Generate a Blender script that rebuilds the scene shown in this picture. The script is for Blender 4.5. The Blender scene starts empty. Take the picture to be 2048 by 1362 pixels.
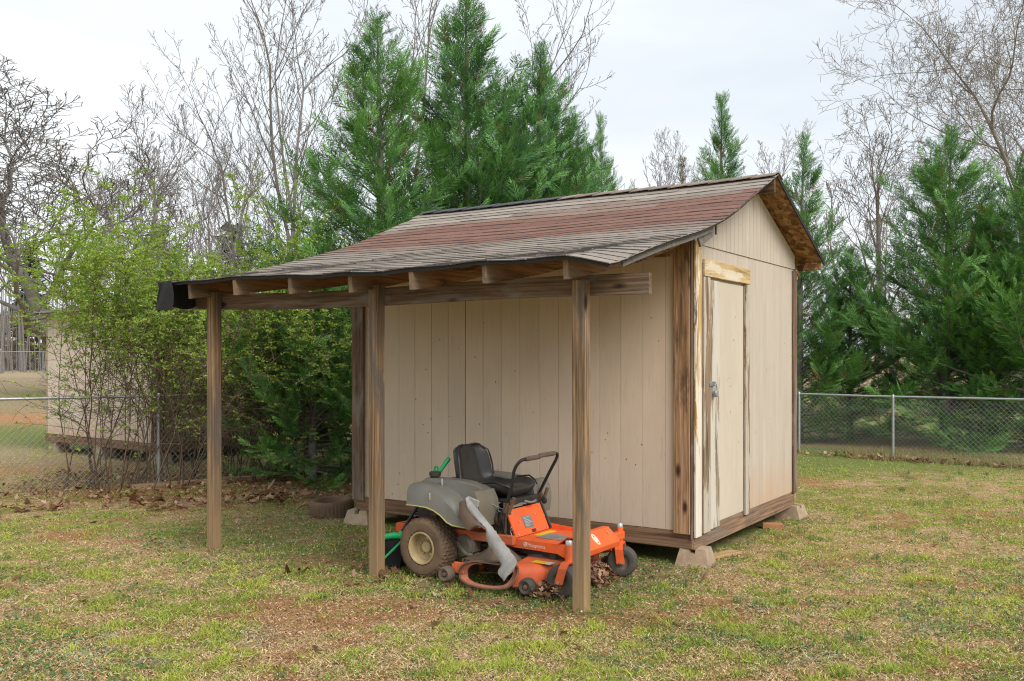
import bpy, math, random
import numpy as np
from mathutils import Vector, Matrix

# ------------------------------------------------------------------ camera, sky, sun, exposure
SC = bpy.context.scene
COL = SC.collection
PI = math.pi
rnd = random.Random(7)
nr = np.random.default_rng(11)

CAM_H = 1.68
cam_data = bpy.data.cameras.new('camera')
cam_data.sensor_width = 36.0
cam_data.lens = 1867.0 / 2048.0 * 36.0
cam_data.shift_y = 33.0 / 2048.0
cam_data.clip_end = 2000.0
cam = bpy.data.objects.new('camera', cam_data)
cam.location = (0, 0, CAM_H)
cam.rotation_euler = (PI / 2, 0, 0)
COL.objects.link(cam)
SC.camera = cam

SUN_EL, SUN_AZ = math.radians(41), math.radians(146)      # azimuth clockwise from +Y
world = bpy.data.worlds.new('World')
SC.world = world
world.use_nodes = True
wt = world.node_tree
wt.nodes.clear()
w_out = wt.nodes.new('ShaderNodeOutputWorld')
w_sky = wt.nodes.new('ShaderNodeTexSky')
w_sky.sky_type = 'NISHITA'
w_sky.sun_disc = False
w_sky.sun_elevation = SUN_EL
w_sky.sun_rotation = SUN_AZ
w_sky.dust_density = 3.0
w_b1 = wt.nodes.new('ShaderNodeBackground')
w_b1.inputs['Strength'].default_value = 0.1
wt.links.new(w_sky.outputs[0], w_b1.inputs['Color'])
# overcast deck: soft cloud noise on the view direction
w_tc = wt.nodes.new('ShaderNodeTexCoord')
w_mp = wt.nodes.new('ShaderNodeMapping')
w_mp.inputs['Scale'].default_value = (1.0, 1.0, 3.2)
w_mp.inputs['Location'].default_value = (0.35, 0.1, 0.0)
w_no = wt.nodes.new('ShaderNodeTexNoise')
w_no.inputs['Scale'].default_value = 1.7
w_no.inputs['Detail'].default_value = 5.0
w_no.inputs['Roughness'].default_value = 0.5
w_rp = wt.nodes.new('ShaderNodeValToRGB')
w_rp.color_ramp.elements[0].position = 0.34
w_rp.color_ramp.elements[0].color = (0.65, 0.70, 0.75, 1)
w_rp.color_ramp.elements[1].position = 0.66
w_rp.color_ramp.elements[1].color = (0.86, 0.885, 0.905, 1)
w_b2 = wt.nodes.new('ShaderNodeBackground')
w_b2.inputs['Strength'].default_value = 0.56
w_mx = wt.nodes.new('ShaderNodeMixShader')
w_mx.inputs[0].default_value = 0.94
wt.links.new(w_tc.outputs['Generated'], w_mp.inputs['Vector'])
wt.links.new(w_mp.outputs[0], w_no.inputs['Vector'])
wt.links.new(w_no.outputs['Fac'], w_rp.inputs['Fac'])
wt.links.new(w_rp.outputs['Color'], w_b2.inputs['Color'])
wt.links.new(w_b1.outputs[0], w_mx.inputs[1])
wt.links.new(w_b2.outputs[0], w_mx.inputs[2])
wt.links.new(w_mx.outputs[0], w_out.inputs['Surface'])

sun_data = bpy.data.lights.new('sun', 'SUN')
sun_data.energy = 1.5
sun_data.angle = math.radians(35)
sun_data.color = (1.0, 0.955, 0.89)
sun = bpy.data.objects.new('sun', sun_data)
_sd = Vector((math.sin(SUN_AZ) * math.cos(SUN_EL), math.cos(SUN_AZ) * math.cos(SUN_EL), math.sin(SUN_EL)))
sun.rotation_euler = _sd.to_track_quat('Z', 'Y').to_euler()
sun.location = (5, -8, 12)
COL.objects.link(sun)

SC.view_settings.view_transform = 'Standard'
SC.view_settings.look = 'None'
SC.view_settings.exposure = 1.2
SC.view_settings.gamma = 1.0
SC.view_settings.use_curve_mapping = False
try:
    SC.cycles.use_denoising = True
    SC.cycles.denoising_prefilter = 'NONE'
    SC.cycles.filter_width = 1.15
    SC.cycles.max_bounces = 8
    SC.cycles.diffuse_bounces = 4
    SC.cycles.glossy_bounces = 3
    SC.cycles.transparent_max_bounces = 8
except Exception:
    pass

# ------------------------------------------------------------------ helpers
def link_mesh(name, me, mat=None, parent=None):
    o = bpy.data.objects.new(name, me)
    COL.objects.link(o)
    if mat is not None and len(me.materials) == 0:
        me.materials.append(mat)
    if parent is not None:
        o.parent = parent
    return o

def tag(o, label=None, cat=None, group=None, kind=None):
    if label: o['label'] = label
    if cat: o['category'] = cat
    if group: o['group'] = group
    if kind: o['kind'] = kind
    return o

def empty(name, loc=(0, 0, 0), rz=0.0, parent=None):
    o = bpy.data.objects.new(name, None)
    o.empty_display_size = 0.2
    o.location = loc
    o.rotation_euler = (0, 0, rz)
    COL.objects.link(o)
    if parent is not None:
        o.parent = parent
    return o

def copy_tree(o, parent=None):
    c = o.copy()
    COL.objects.link(c)
    c.parent = parent
    for ch in list(o.children):
        copy_tree(ch, c)
    return c

def fast_mesh(name, V, F, col=None, smooth=False):
    """V (n,3) floats, F (m,k) ints with one k, col (n,3) per-vertex colours."""
    V = np.asarray(V, dtype=np.float32); F = np.asarray(F, dtype=np.int32)
    me = bpy.data.meshes.new(name)
    me.vertices.add(len(V))
    me.vertices.foreach_set('co', V.ravel())
    k = F.shape[1]
    me.loops.add(F.size)
    me.loops.foreach_set('vertex_index', F.ravel())
    me.polygons.add(len(F))
    me.polygons.foreach_set('loop_start', np.arange(0, F.size, k, dtype=np.int32))
    if smooth:
        me.polygons.foreach_set('use_smooth', np.ones(len(F), dtype=bool))
    me.update(calc_edges=True)
    if col is not None:
        a = me.color_attributes.new('Col', 'FLOAT_COLOR', 'POINT')
        c4 = np.ones((len(V), 4), dtype=np.float32)
        c4[:, :3] = col
        a.data.foreach_set('color', c4.ravel())
    return me

class MB:
    """collects shapes, builds ONE mesh object"""
    def __init__(self):
        self.v = []; self.f = []; self.c = []
    def add(self, verts, faces, col=None):
        b = len(self.v)
        self.v += [tuple(p) for p in verts]
        self.f += [tuple(i + b for i in q) for q in faces]
        if col is not None:
            self.c += [col] * len(verts)
        return self
    def box(self, lo, hi, bev=0.0, M=None):
        (x0, y0, z0), (x1, y1, z1) = lo, hi
        if bev <= 0:
            vs = [(x0,y0,z0),(x1,y0,z0),(x1,y1,z0),(x0,y1,z0),(x0,y0,z1),(x1,y0,z1),(x1,y1,z1),(x0,y1,z1)]
            fs = [(0,3,2,1),(4,5,6,7),(0,1,5,4),(1,2,6,5),(2,3,7,6),(3,0,4,7)]
        else:
            b = min(bev, (x1-x0)*.45, (y1-y0)*.45, (z1-z0)*.45)
            vs = []; idx = {}
            for sx in (0, 1):
                for sy in (0, 1):
                    for sz in (0, 1):
                        X = (x0, x1)[sx]; Y = (y0, y1)[sy]; Z = (z0, z1)[sz]
                        dx = b if sx == 0 else -b; dy = b if sy == 0 else -b; dz = b if sz == 0 else -b
                        idx[(sx,sy,sz)] = len(vs)
                        vs += [(X, Y+dy, Z+dz), (X+dx, Y, Z+dz), (X+dx, Y+dy, Z)]
            fs = []
            g = lambda s, a: idx[s] + a
            for s in (0, 1):
                q = [g((s,0,0),0), g((s,1,0),0), g((s,1,1),0), g((s,0,1),0)]
                fs.append(q if s == 1 else q[::-1])
                q = [g((0,s,0),1), g((0,s,1),1), g((1,s,1),1), g((1,s,0),1)]
                fs.append(q if s == 1 else q[::-1])
                q = [g((0,0,s),2), g((1,0,s),2), g((1,1,s),2), g((0,1,s),2)]
                fs.append(q if s == 1 else q[::-1])
            for a in (0, 1):
                for c in (0, 1):
                    q = [g((a,c,0),0), g((a,c,1),0), g((a,c,1),1), g((a,c,0),1)]
                    fs.append(q if (a == c) == False else q[::-1])
                    q = [g((a,0,c),0), g((a,1,c),0), g((a,1,c),2), g((a,0,c),2)]
                    fs.append(q if a == c else q[::-1])
                    q = [g((0,a,c),1), g((1,a,c),1), g((1,a,c),2), g((0,a,c),2)]
                    fs.append(q if (a == c) == False else q[::-1])
            for k in idx:
                i = idx[k]; par = sum(k) % 2
                fs.append((i, i+1, i+2) if par == 1 else (i, i+2, i+1))
        if M is not None:
            vs = [tuple(M @ Vector(p)) for p in vs]
        return self.add(vs, fs)
    def prism(self, poly, axis, a0, a1):
        """poly: 2-D outline; axis 0/1/2 is the extrusion axis"""
        n = len(poly)
        def P(p, a):
            if axis == 0: return (a, p[0], p[1])
            if axis == 1: return (p[0], a, p[1])
            return (p[0], p[1], a)
        vs = [P(p, a0) for p in poly] + [P(p, a1) for p in poly]
        fs = [tuple(range(n))[::-1], tuple(range(n, 2*n))]
        fs += [(i, (i+1) % n, n + (i+1) % n, n + i) for i in range(n)]
        return self.add(vs, fs)
    def tube(self, pts, rad, sides=8, cap=True, closed=False):
        pts = [Vector(p) for p in pts]; n = len(pts)
        if not hasattr(rad, '__len__'): rad = [rad] * n
        vs = []; prev = None
        for i, p in enumerate(pts):
            if closed: d = pts[(i+1) % n] - pts[i-1]
            else: d = pts[min(i+1, n-1)] - pts[max(i-1, 0)]
            if d.length < 1e-9: d = Vector((0, 0, 1))
            d.normalize()
            if prev is None:
                up = Vector((0, 0, 1)) if abs(d.z) < .9 else Vector((1, 0, 0))
                a = d.cross(up).normalized()
            else:
                a = (prev - d * prev.dot(d))
                a = a.normalized() if a.length > 1e-6 else d.orthogonal().normalized()
            prev = a; b = d.cross(a)
            for k in range(sides):
                t = 2 * PI * k / sides
                vs.append(p + (a * math.cos(t) + b * math.sin(t)) * rad[i])
        fs = []
        for i in range(n if closed else n - 1):
            j = (i + 1) % n
            for k in range(sides):
                l = (k + 1) % sides
                fs.append((i*sides+k, i*sides+l, j*sides+l, j*sides+k))
        if cap and not closed:
            fs.append(tuple(range(sides))[::-1]); fs.append(tuple(range((n-1)*sides, n*sides)))
        return self.add(vs, fs)
    def lathe(self, prof, c, axis='y', seg=32, close=False, disp=None):
        """prof: list of (radius, offset along axis)"""
        vs = []; m = len(prof)
        for s in range(seg):
            t = 2 * PI * s / seg
            for i, (r, h) in enumerate(prof):
                if disp: r = r + disp(s, i)
                ca, sa = r * math.cos(t), r * math.sin(t)
                if axis == 'y': p = (c[0] + ca, c[1] + h, c[2] + sa)
                elif axis == 'z': p = (c[0] + ca, c[1] + sa, c[2] + h)
                else: p = (c[0] + h, c[1] + ca, c[2] + sa)
                vs.append(p)
        fs = []
        mm = m if close else m - 1
        for s in range(seg):
            s2 = (s + 1) % seg
            for i in range(mm):
                j = (i + 1) % m
                fs.append((s*m+i, s*m+j, s2*m+j, s2*m+i))
        return self.add(vs, fs)
    def grid(self, P, thick=None):
        """P[i][j] points; thick: vector function (i,j)->offset to close a shell"""
        ni, nj = len(P), len(P[0])
        vs = [p for row in P for p in row]
        fs = [(i*nj+j, i*nj+j+1, (i+1)*nj+j+1, (i+1)*nj+j) for i in range(ni-1) for j in range(nj-1)]
        if thick is not None:
            n = len(vs)
            vs = vs + [tuple(Vector(P[i][j]) + Vector(thick(i, j))) for i in range(ni) for j in range(nj)]
            fs += [(q[3]+n, q[2]+n, q[1]+n, q[0]+n) for q in fs]
            for i in range(ni-1):
                for j in (0, nj-1):
                    a, b = i*nj+j, (i+1)*nj+j
                    fs.append((a, b, b+n, a+n) if j == 0 else (b, a, a+n, b+n))
            for j in range(nj-1):
                for i in (0, ni-1):
                    a, b = i*nj+j, i*nj+j+1
                    fs.append((b, a, a+n, b+n) if i == 0 else (a, b, b+n, a+n))
        return self.add(vs, fs)
    def mesh(self, name, smooth=None):
        me = bpy.data.meshes.new(name)
        me.from_pydata(self.v, [], self.f)
        me.validate()
        if self.c and len(self.c) == len(self.v):
            a = me.color_attributes.new('Col', 'FLOAT_COLOR', 'POINT')
            for i, c in enumerate(self.c):
                a.data[i].color = (*c, 1)
        import bmesh
        bm = bmesh.new(); bm.from_mesh(me)
        bmesh.ops.recalc_face_normals(bm, faces=bm.faces)
        bm.to_mesh(me); bm.free()
        if smooth is not None:
            me.polygons.foreach_set('use_smooth', [True] * len(me.polygons))
            me.set_sharp_from_angle(angle=math.radians(smooth))
        me.update()
        return me
    def build(self, name, mat, parent=None, smooth=None):
        return link_mesh(name, self.mesh(name, smooth), mat, parent)

def hash2(ix, iy, seed):
    h = (ix.astype(np.int64) * 374761393 + iy.astype(np.int64) * 668265263 + seed * 974634777) & 0x7fffffff
    h = ((h ^ (h >> 13)) * 1274126177) & 0x7fffffff
    h = h ^ (h >> 16)
    return (h & 0xffff) / 65535.0
def vnoise(x, y, seed=0):
    x = np.asarray(x, float); y = np.asarray(y, float)
    ix = np.floor(x); iy = np.floor(y)
    fx = x - ix; fy = y - iy
    fx = fx*fx*(3-2*fx); fy = fy*fy*(3-2*fy)
    a = hash2(ix, iy, seed); b = hash2(ix+1, iy, seed); c = hash2(ix, iy+1, seed); d = hash2(ix+1, iy+1, seed)
    return (a*(1-fx)+b*fx)*(1-fy) + (c*(1-fx)+d*fx)*fy
def fbm(x, y, seed=0, o=4):
    s = 0; w = .5; t = 0
    for k in range(o):
        s = s + w * vnoise(x * 2**k + 17.3*k, y * 2**k - 9.1*k, seed + k); t += w; w *= .55
    return s / t
def sstep(a, b, x):
    t = np.clip((x - a) / (b - a), 0, 1)
    return t*t*(3-2*t)

# ------------------------------------------------------------------ materials
class NT:
    def __init__(self, name):
        self.m = bpy.data.materials.new(name)
        self.m.use_nodes = True
        self.t = self.m.node_tree
        self.b = self.t.nodes['Principled BSDF']
        self.out = self.t.nodes['Material Output']
    def n(self, typ, **kw):
        nd = self.t.nodes.new(typ)
        for k, v in kw.items(): setattr(nd, k, v)
        return nd
    def l(self, a, b): self.t.links.new(a, b)
    def val(self, sock, v):
        if hasattr(v, 'links'): self.l(v, sock)
        else:
            try: sock.default_value = v
            except Exception: sock.default_value = (*v, 1)
    def coords(self, scale=(1, 1, 1), rand=True, kind='Object'):
        tc = self.n('ShaderNodeTexCoord')
        src = tc.outputs[kind]
        if rand:
            oi = self.n('ShaderNodeObjectInfo')
            m = self.n('ShaderNodeVectorMath', operation='MULTIPLY_ADD')
            m.inputs[0].default_value = (37.1, 51.7, 23.9)
            self.l(oi.outputs['Random'], m.inputs[1])
            self.l(src, m.inputs[2])
            src = m.outputs[0]
        mp = self.n('ShaderNodeMapping')
        mp.inputs['Scale'].default_value = scale
        self.l(src, mp.inputs['Vector'])
        return mp.outputs[0]
    def noise(self, vec, scale, detail=4, rough=.55, dist=0.0):
        nd = self.n('ShaderNodeTexNoise')
        self.l(vec, nd.inputs['Vector'])
        nd.inputs['Scale'].default_value = scale
        nd.inputs['Detail'].default_value = detail
        nd.inputs['Roughness'].default_value = rough
        nd.inputs['Distortion'].default_value = dist
        return nd.outputs['Fac']
    def ramp(self, fac, stops, interp='LINEAR'):
        nd = self.n('ShaderNodeValToRGB')
        cr = nd.color_ramp; cr.interpolation = interp
        while len(cr.elements) < len(stops): cr.elements.new(.5)
        for e, (p, c) in zip(cr.elements, stops):
            e.position = p
            e.color = (c, c, c, 1) if not hasattr(c, '__len__') else (*c, 1)
        self.l(fac, nd.inputs['Fac'])
        return nd.outputs['Color']
    def mix(self, fac, a, b, mode='MIX'):
        nd = self.n('ShaderNodeMix', data_type='RGBA', blend_type=mode)
        self.val(nd.inputs[0], fac)
        self.val(nd.inputs[6], a); self.val(nd.inputs[7], b)
        return nd.outputs[2]
    def math(self, op, a, b=0.0):
        nd = self.n('ShaderNodeMath', operation=op)
        self.val(nd.inputs[0], a); self.val(nd.inputs[1], b)
        return nd.outputs[0]
    def sep(self, vec):
        nd = self.n('ShaderNodeSeparateXYZ'); self.l(vec, nd.inputs[0]); return nd.outputs
    def bump(self, h, strength=.3, dist=.01):
        nd = self.n('ShaderNodeBump')
        nd.inputs['Strength'].default_value = strength
        nd.inputs['Distance'].default_value = dist
        self.l(h, nd.inputs['Height'])
        self.l(nd.outputs[0], self.b.inputs['Normal'])
    def done(self, color, rough=.6, metal=0.0, spec=.4):
        self.val(self.b.inputs['Base Color'], color)
        self.val(self.b.inputs['Roughness'], rough)
        self.b.inputs['Metallic'].default_value = metal
        self.b.inputs['Specular IOR Level'].default_value = spec
        return self.m

def plain(name, c, rough=.6, var=.15, dirt=None, dirt_amt=.5, metal=0.0, scale=9.0, spec=.4, bump=.0):
    t = NT(name)
    v = t.coords(rand=True)
    f = t.noise(v, scale, 6, .62)
    lo = tuple(x*(1-var) for x in c); hi = tuple(min(1, x*(1+var)) for x in c)
    colr = t.ramp(f, [(.3, lo), (.7, hi)])
    if dirt is not None:
        g = t.noise(v, scale*.55, 7, .68, .3)
        m = t.ramp(g, [(.62-.3*dirt_amt, 0.0), (.72-.1*dirt_amt, dirt_amt)])
        colr = t.mix(m, colr, dirt)
    if bump: t.bump(t.noise(v, scale*12, 3), bump, .003)
    return t.done(colr, rough, metal, spec)

def wood(name, dark, mid, light, axis=2, grey=None, grey_amt=.0, knots=True, crack=.6, rough=.8, endw=None):
    """weathered lumber, grain along an axis of the object's own space"""
    t = NT(name)
    sc = [36.0, 36.0, 36.0]; sc[axis] = .9
    v = t.coords(tuple(sc))
    s2 = [5.0, 5.0, 5.0]; s2[axis] = .9
    v2 = t.coords(tuple(s2))
    s3 = [110.0, 110.0, 110.0]; s3[axis] = 2.0
    v3 = t.coords(tuple(s3))
    broad = t.noise(v2, 1.0, 3, .55, 1.2)
    g = t.noise(v, 1.0, 6, .68, .35)
    fine = t.noise(v3, 1.0, 4, .7, .1)
    sw = [9.0, 9.0, 9.0]; sw[axis] = .55
    vw = t.coords(tuple(sw))
    wv = t.n('ShaderNodeTexWave', wave_type='RINGS', rings_direction='XYZ'[axis]); t.l(vw, wv.inputs['Vector'])
    wv.inputs['Scale'].default_value = 1.6; wv.inputs['Distortion'].default_value = 9.0; wv.inputs['Detail'].default_value = 3.0; wv.inputs['Detail Scale'].default_value = 1.2
    mixg = t.math('ADD', t.math('MULTIPLY', g, .58), t.math('ADD', t.math('MULTIPLY', fine, .33), t.math('MULTIPLY', wv.outputs['Fac'], .085)))
    colr = t.ramp(mixg, [(.33, dark), (.48, mid), (.64, light)])
    tint = t.ramp(broad, [(.3, .7), (.7, 1.2)])
    colr = t.mix(1.0, colr, tint, 'MULTIPLY')
    if grey is not None:
        gm = t.ramp(t.noise(v2, 1.7, 5, .65, .6), [(.56-.22*grey_amt, 0.0), (.70-.15*grey_amt, .9)])
        colr = t.mix(gm, colr, grey)
    if crack:
        ck = t.ramp(g, [(.27, crack), (.36, 0.0)])
        colr = t.mix(ck, colr, tuple(x*.22 for x in dark))
        ck2 = t.ramp(fine, [(.30, crack), (.37, 0.0)])
        colr = t.mix(ck2, colr, tuple(x*.35 for x in dark))
    if knots:
        sk = [5.2, 5.2, 5.2]; sk[axis] = 2.0
        vk = t.coords(tuple(sk))
        vo = t.n('ShaderNodeTexVoronoi'); t.l(vk, vo.inputs['Vector']); vo.inputs['Scale'].default_value = 1.0
        vo.inputs['Randomness'].default_value = 1.0
        km = t.ramp(vo.outputs['Distance'], [(.075, .95), (.16, 0.0)])
        colr = t.mix(km, colr, tuple(x*.35 for x in dark))
    if endw is not None:
        ax, lo, hi, c = endw
        z = t.sep(t.coords(rand=False))[ax]
        zz = t.math('ADD', z, t.math('MULTIPLY', t.math('SUBTRACT', fine, .5), abs(hi-lo)*1.6))
        nd = t.n('ShaderNodeMapRange'); t.l(zz, nd.inputs[0])
        nd.inputs[1].default_value = lo; nd.inputs[2].default_value = hi
        nd.inputs[3].default_value = 0.0; nd.inputs[4].default_value = .55
        colr = t.mix(nd.outputs[0], colr, c)
    t.bump(mixg, .8, .008)
    return t.done(colr, rough, 0, .25)

def peel(name, paint, woodc, axis=2, amt=.5):
    """old paint flaking off bare cracked wood"""
    t = NT(name)
    sc = [20.0, 20.0, 20.0]; sc[axis] = 1.3
    v = t.coords(tuple(sc)); s2 = [8.0, 8.0, 8.0]; s2[axis] = 1.0
    v2 = t.coords(tuple(s2))
    g = t.noise(v, 1.0, 6, .65, .4); b = t.noise(v2, 1.0, 6, .7, .5)
    wcol = t.ramp(g, [(.33, tuple(x*.16 for x in woodc)), (.45, tuple(x*.75 for x in woodc)), (.62, woodc)])
    m = t.ramp(b, [(.63-.26*amt, 0.0), (.66-.24*amt, 1.0)])
    pc = t.mix(t.ramp(g, [(.25, 0.0), (.75, 1.0)]), tuple(x*.82 for x in paint), paint)
    colr = t.mix(m, pc, wcol)
    ck = t.ramp(g, [(.29, .9), (.35, 0.0)])
    colr = t.mix(ck, colr, (.035, .028, .022))
    t.bump(g, .6, .006)
    return t.done(colr, .8, 0, .2)

def siding_mat(name, c, splash=False):
    t = NT(name)
    v = t.coords((42, 42, 2.6))
    vb = t.coords((1.6, 1.6, .8))
    g = t.noise(v, 1.0, 5, .65, 1.4)
    b = t.noise(vb, 1.0, 5, .6, .2)
    colr = t.ramp(b, [(.3, tuple(x*.9 for x in c)), (.7, tuple(x*1.06 for x in c))])
    colr = t.mix(t.ramp(g, [(.28, .32), (.46, 0.0)]), colr, tuple(x*.55 for x in c))
    # small mildew / insect specks
    vs = t.coords((9, 9, 9))
    vo = t.n('ShaderNodeTexVoronoi'); t.l(vs, vo.inputs['Vector']); vo.inputs['Scale'].default_value = 1.0
    sp = t.ramp(vo.outputs['Distance'], [(.05, .75), (.085, 0.0)])
    keep = t.ramp(t.noise(t.coords((2.5, 2.5, 2.5)), 1.0, 2), [(.46, 0.0), (.5, 1.0)])
    colr = t.mix(t.math('MULTIPLY', sp, keep), colr, (.045, .03, .02))
    if splash:
        z = t.sep(t.coords(rand=False))[2]
        zz = t.math('ADD', z, t.math('MULTIPLY', t.math('SUBTRACT', t.noise(t.coords((7, 7, 2)), 1.0, 5), .5), .5))
        nd = t.n('ShaderNodeMapRange'); t.l(zz, nd.inputs[0])
        nd.inputs[1].default_value = .70; nd.inputs[2].default_value = .24
        nd.inputs[3].default_value = 0.0; nd.inputs[4].default_value = .42
        colr = t.mix(nd.outputs[0], colr, (.50, .27, .12))
    t.bump(g, .5, .004)
    return t.done(colr, .62, 0, .3)

def attr_mat(name, rough=.6, noise_scale=30.0, amt=.35, trans=0.0, bump=0.0, spec=.3, trans_col=None):
    """colour from the mesh's own 'Col' attribute with fine grain on top"""
    t = NT(name)
    at = t.n('ShaderNodeAttribute', attribute_name='Col')
    v = t.coords(rand=False)
    f = t.noise(v, noise_scale, 4, .6)
    colr = t.mix(1.0, at.outputs['Color'], t.ramp(f, [(.25, 1-amt), (.75, 1+amt)]), 'MULTIPLY')
    t.done(colr, rough, 0, spec)
    if bump: t.bump(f, bump, .01)
    if trans > 0:
        tr = t.n('ShaderNodeBsdfTranslucent')
        t.l(t.mix(1.0, colr, trans_col or (1.1, 1.25, .5), 'MULTIPLY'), tr.inputs['Color'])
        ms = t.n('ShaderNodeMixShader'); ms.inputs[0].default_value = trans
        t.l(t.b.outputs[0], ms.inputs[1]); t.l(tr.outputs[0], ms.inputs[2])
        t.l(ms.outputs[0], t.out.inputs['Surface'])
    return t.m

M = {}
M['siding'] = siding_mat('siding_paint_shadow_lifted', (.60, .48, .37))  # same paint as the gable, lightened to paint lifted shadow under the lean-to
M['siding_gable'] = siding_mat('siding_paint_sunlit', (.485, .42, .345), True)  # sunlit copy of the front wall paint, kept darker
M['back_panel'] = plain('groove_paint', (.42, .32, .23), .8)
M['post'] = wood('treated_post_wood', (.050, .030, .018), (.215, .130, .070), (.42, .285, .165), 2, (.12, .10, .082), .55, endw=(2, .75, .05, (.36, .235, .115)))
M['beam'] = wood('beam_wood', (.050, .030, .020), (.125, .078, .048), (.21, .142, .092), 0, (.19, .165, .14), .3)
M['rafter'] = wood('rafter_wood', (.12, .055, .025), (.26, .13, .06), (.36, .20, .10), 1, (.05, .035, .028), .2, endw=(1, -1.66, -1.90, (.20, .168, .135)))
M['skirt_x'] = wood('skirt_wood_front', (.09, .045, .026), (.20, .115, .068), (.28, .18, .115), 0)
M['skirt_y'] = wood('skirt_wood_gable', (.10, .052, .030), (.23, .14, .085), (.34, .23, .15), 1, (.2, .17, .14), .2)
M['corner_brown'] = wood('corner_board_wood', (.085, .04, .020), (.30, .165, .085), (.50, .33, .20), 2, (.07, .045, .03), .08, crack=.8)
M['corner_dark'] = wood('dark_corner_board', (.05, .03, .02), (.14, .085, .055), (.25, .165, .11), 2, (.22, .19, .16), .3)
M['peel_yellow'] = peel('peeling_yellow_board', (.72, .66, .55), (.55, .36, .15), 2, .55)
M['peel_white'] = peel('peeling_white_board', (.58, .53, .45), (.36, .28, .20), 2, .42)
M['peel_brown'] = peel('weathered_jamb_board', (.50, .44, .36), (.27, .19, .125), 2, .62)
M['peel_lintel'] = peel('peeling_lintel', (.66, .58, .44), (.60, .42, .20), 1, .62)
M['door_paint'] = siding_mat('door_paint', (.53, .46, .365))
M['shingle'] = attr_mat('asphalt_shingle', .93, 26.0, .14, bump=.35, spec=.15)
M['ridge'] = plain('ridge_shingle', (.075, .078, .085), .95, .3, scale=30, bump=.4)
M['felt'] = plain('black_roof_felt', (.016, .016, .017), .75, .3, scale=12)
M['edge'] = plain('weathered_edge_board', (.14, .125, .11), .9, .35, scale=14)
def osb_mat():
    t = NT('osb_board')
    v = t.coords((16, 9, 12), rand=False)
    vo = t.n('ShaderNodeTexVoronoi'); t.l(v, vo.inputs['Vector']); vo.inputs['Scale'].default_value = 1.6
    sp = t.sep(vo.outputs['Color'])
    c = t.ramp(sp[0], [(0.0, (.12, .055, .022)), (.4, (.25, .125, .05)), (.75, (.34, .19, .08)), (1.0, (.42, .26, .125))])
    st = t.noise(t.coords((3, 60, 30), rand=False), 1.0, 3)
    c = t.mix(1.0, c, t.ramp(st, [(.3, .6), (.7, 1.1)]), 'MULTIPLY')
    t.bump(sp[0], .3, .004)
    return t.done(c, .8, 0, .2)
M['osb'] = osb_mat()
M['concrete'] = plain('pier_block_concrete', (.36, .285, .20), .92, .22, (.27, .14, .07), .6, scale=11, bump=.5)
M['galv'] = plain('galvanised_steel', (.42, .44, .45), .42, .18, metal=.75, scale=25)
M['galv_wire'] = plain('galvanised_wire', (.40, .42, .42), .5, .15, metal=.5, scale=25)
M['brass_lock'] = plain('padlock_steel', (.28, .31, .34), .5, .2, metal=.5)
M['nail'] = plain('dark_screw', (.05, .04, .035), .6)

# ------------------------------------------------------------------ frames of reference
SHED_ANG = math.atan2(-.548, .8365)
SX, SY = 1.458, 7.54                         # near corner of the shed
_c, _s = math.cos(SHED_ANG), math.sin(SHED_ANG)
def shed_pt(s, t):                           # s: along the long wall to the left, t: away behind the wall
    return (SX - s*_c - t*_s, SY - s*_s + t*_c)
def to_shed(x, y):
    dx, dy = x - SX, y - SY
    return -(dx*_c + dy*_s), (-dx*_s + dy*_c)

# ------------------------------------------------------------------ ground
def ground_z(x, y):
    x = np.asarray(x, float); y = np.asarray(y, float)
    z = (fbm(x*.55, y*.55, 3, 3) - .5) * .05 + (fbm(x*3.1, y*3.1, 5, 2) - .5) * .018
    # flatter under the shed, rising gently far behind
    s, t = to_shed(x, y)
    flat = sstep(-2.6, -1.6, t) * (1 - sstep(3.2, 4.2, t)) * sstep(-.9, -.2, s) * (1 - sstep(4.4, 5.2, s))
    z = z * (1 - .75*flat) 
    rise = sstep(18, 44, y)
    return z + rise * .75 - .012

def fields(x, y):
    """how much green / bare clay / dark clover under the roof / moss at a place"""
    green = fbm(x*.9, y*1.2, 21, 4)
    fine = fbm(x*7.5, y*8.5, 31, 3)
    clay = .55*fbm(x*.75+9, y*1.3+4, 41, 3) + .45*fbm(x*4.1+3, y*5.6, 43, 3)
    moss = fbm(x*.8-5, y*1.1+2, 51, 3)
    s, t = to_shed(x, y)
    under_roof = sstep(-2.3, -1.3, t) * (1 - sstep(4.5, 5.6, s)) * sstep(-.5, .3, s) * (1 - sstep(2.7, 3.2, t))
    # litter band along the shrubs at the left and the fence behind
    litter = .75*sstep(10.3, 11.6, y + .25*np.abs(x+4.2)*.3) * (1 - sstep(14.5, 16, y)) * (1 - sstep(-2.0, -.6, x)) * sstep(-7.2, -5.6, x)
    g2 = .33*green + .67*fine
    return g2, clay, moss, under_roof, litter

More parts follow.
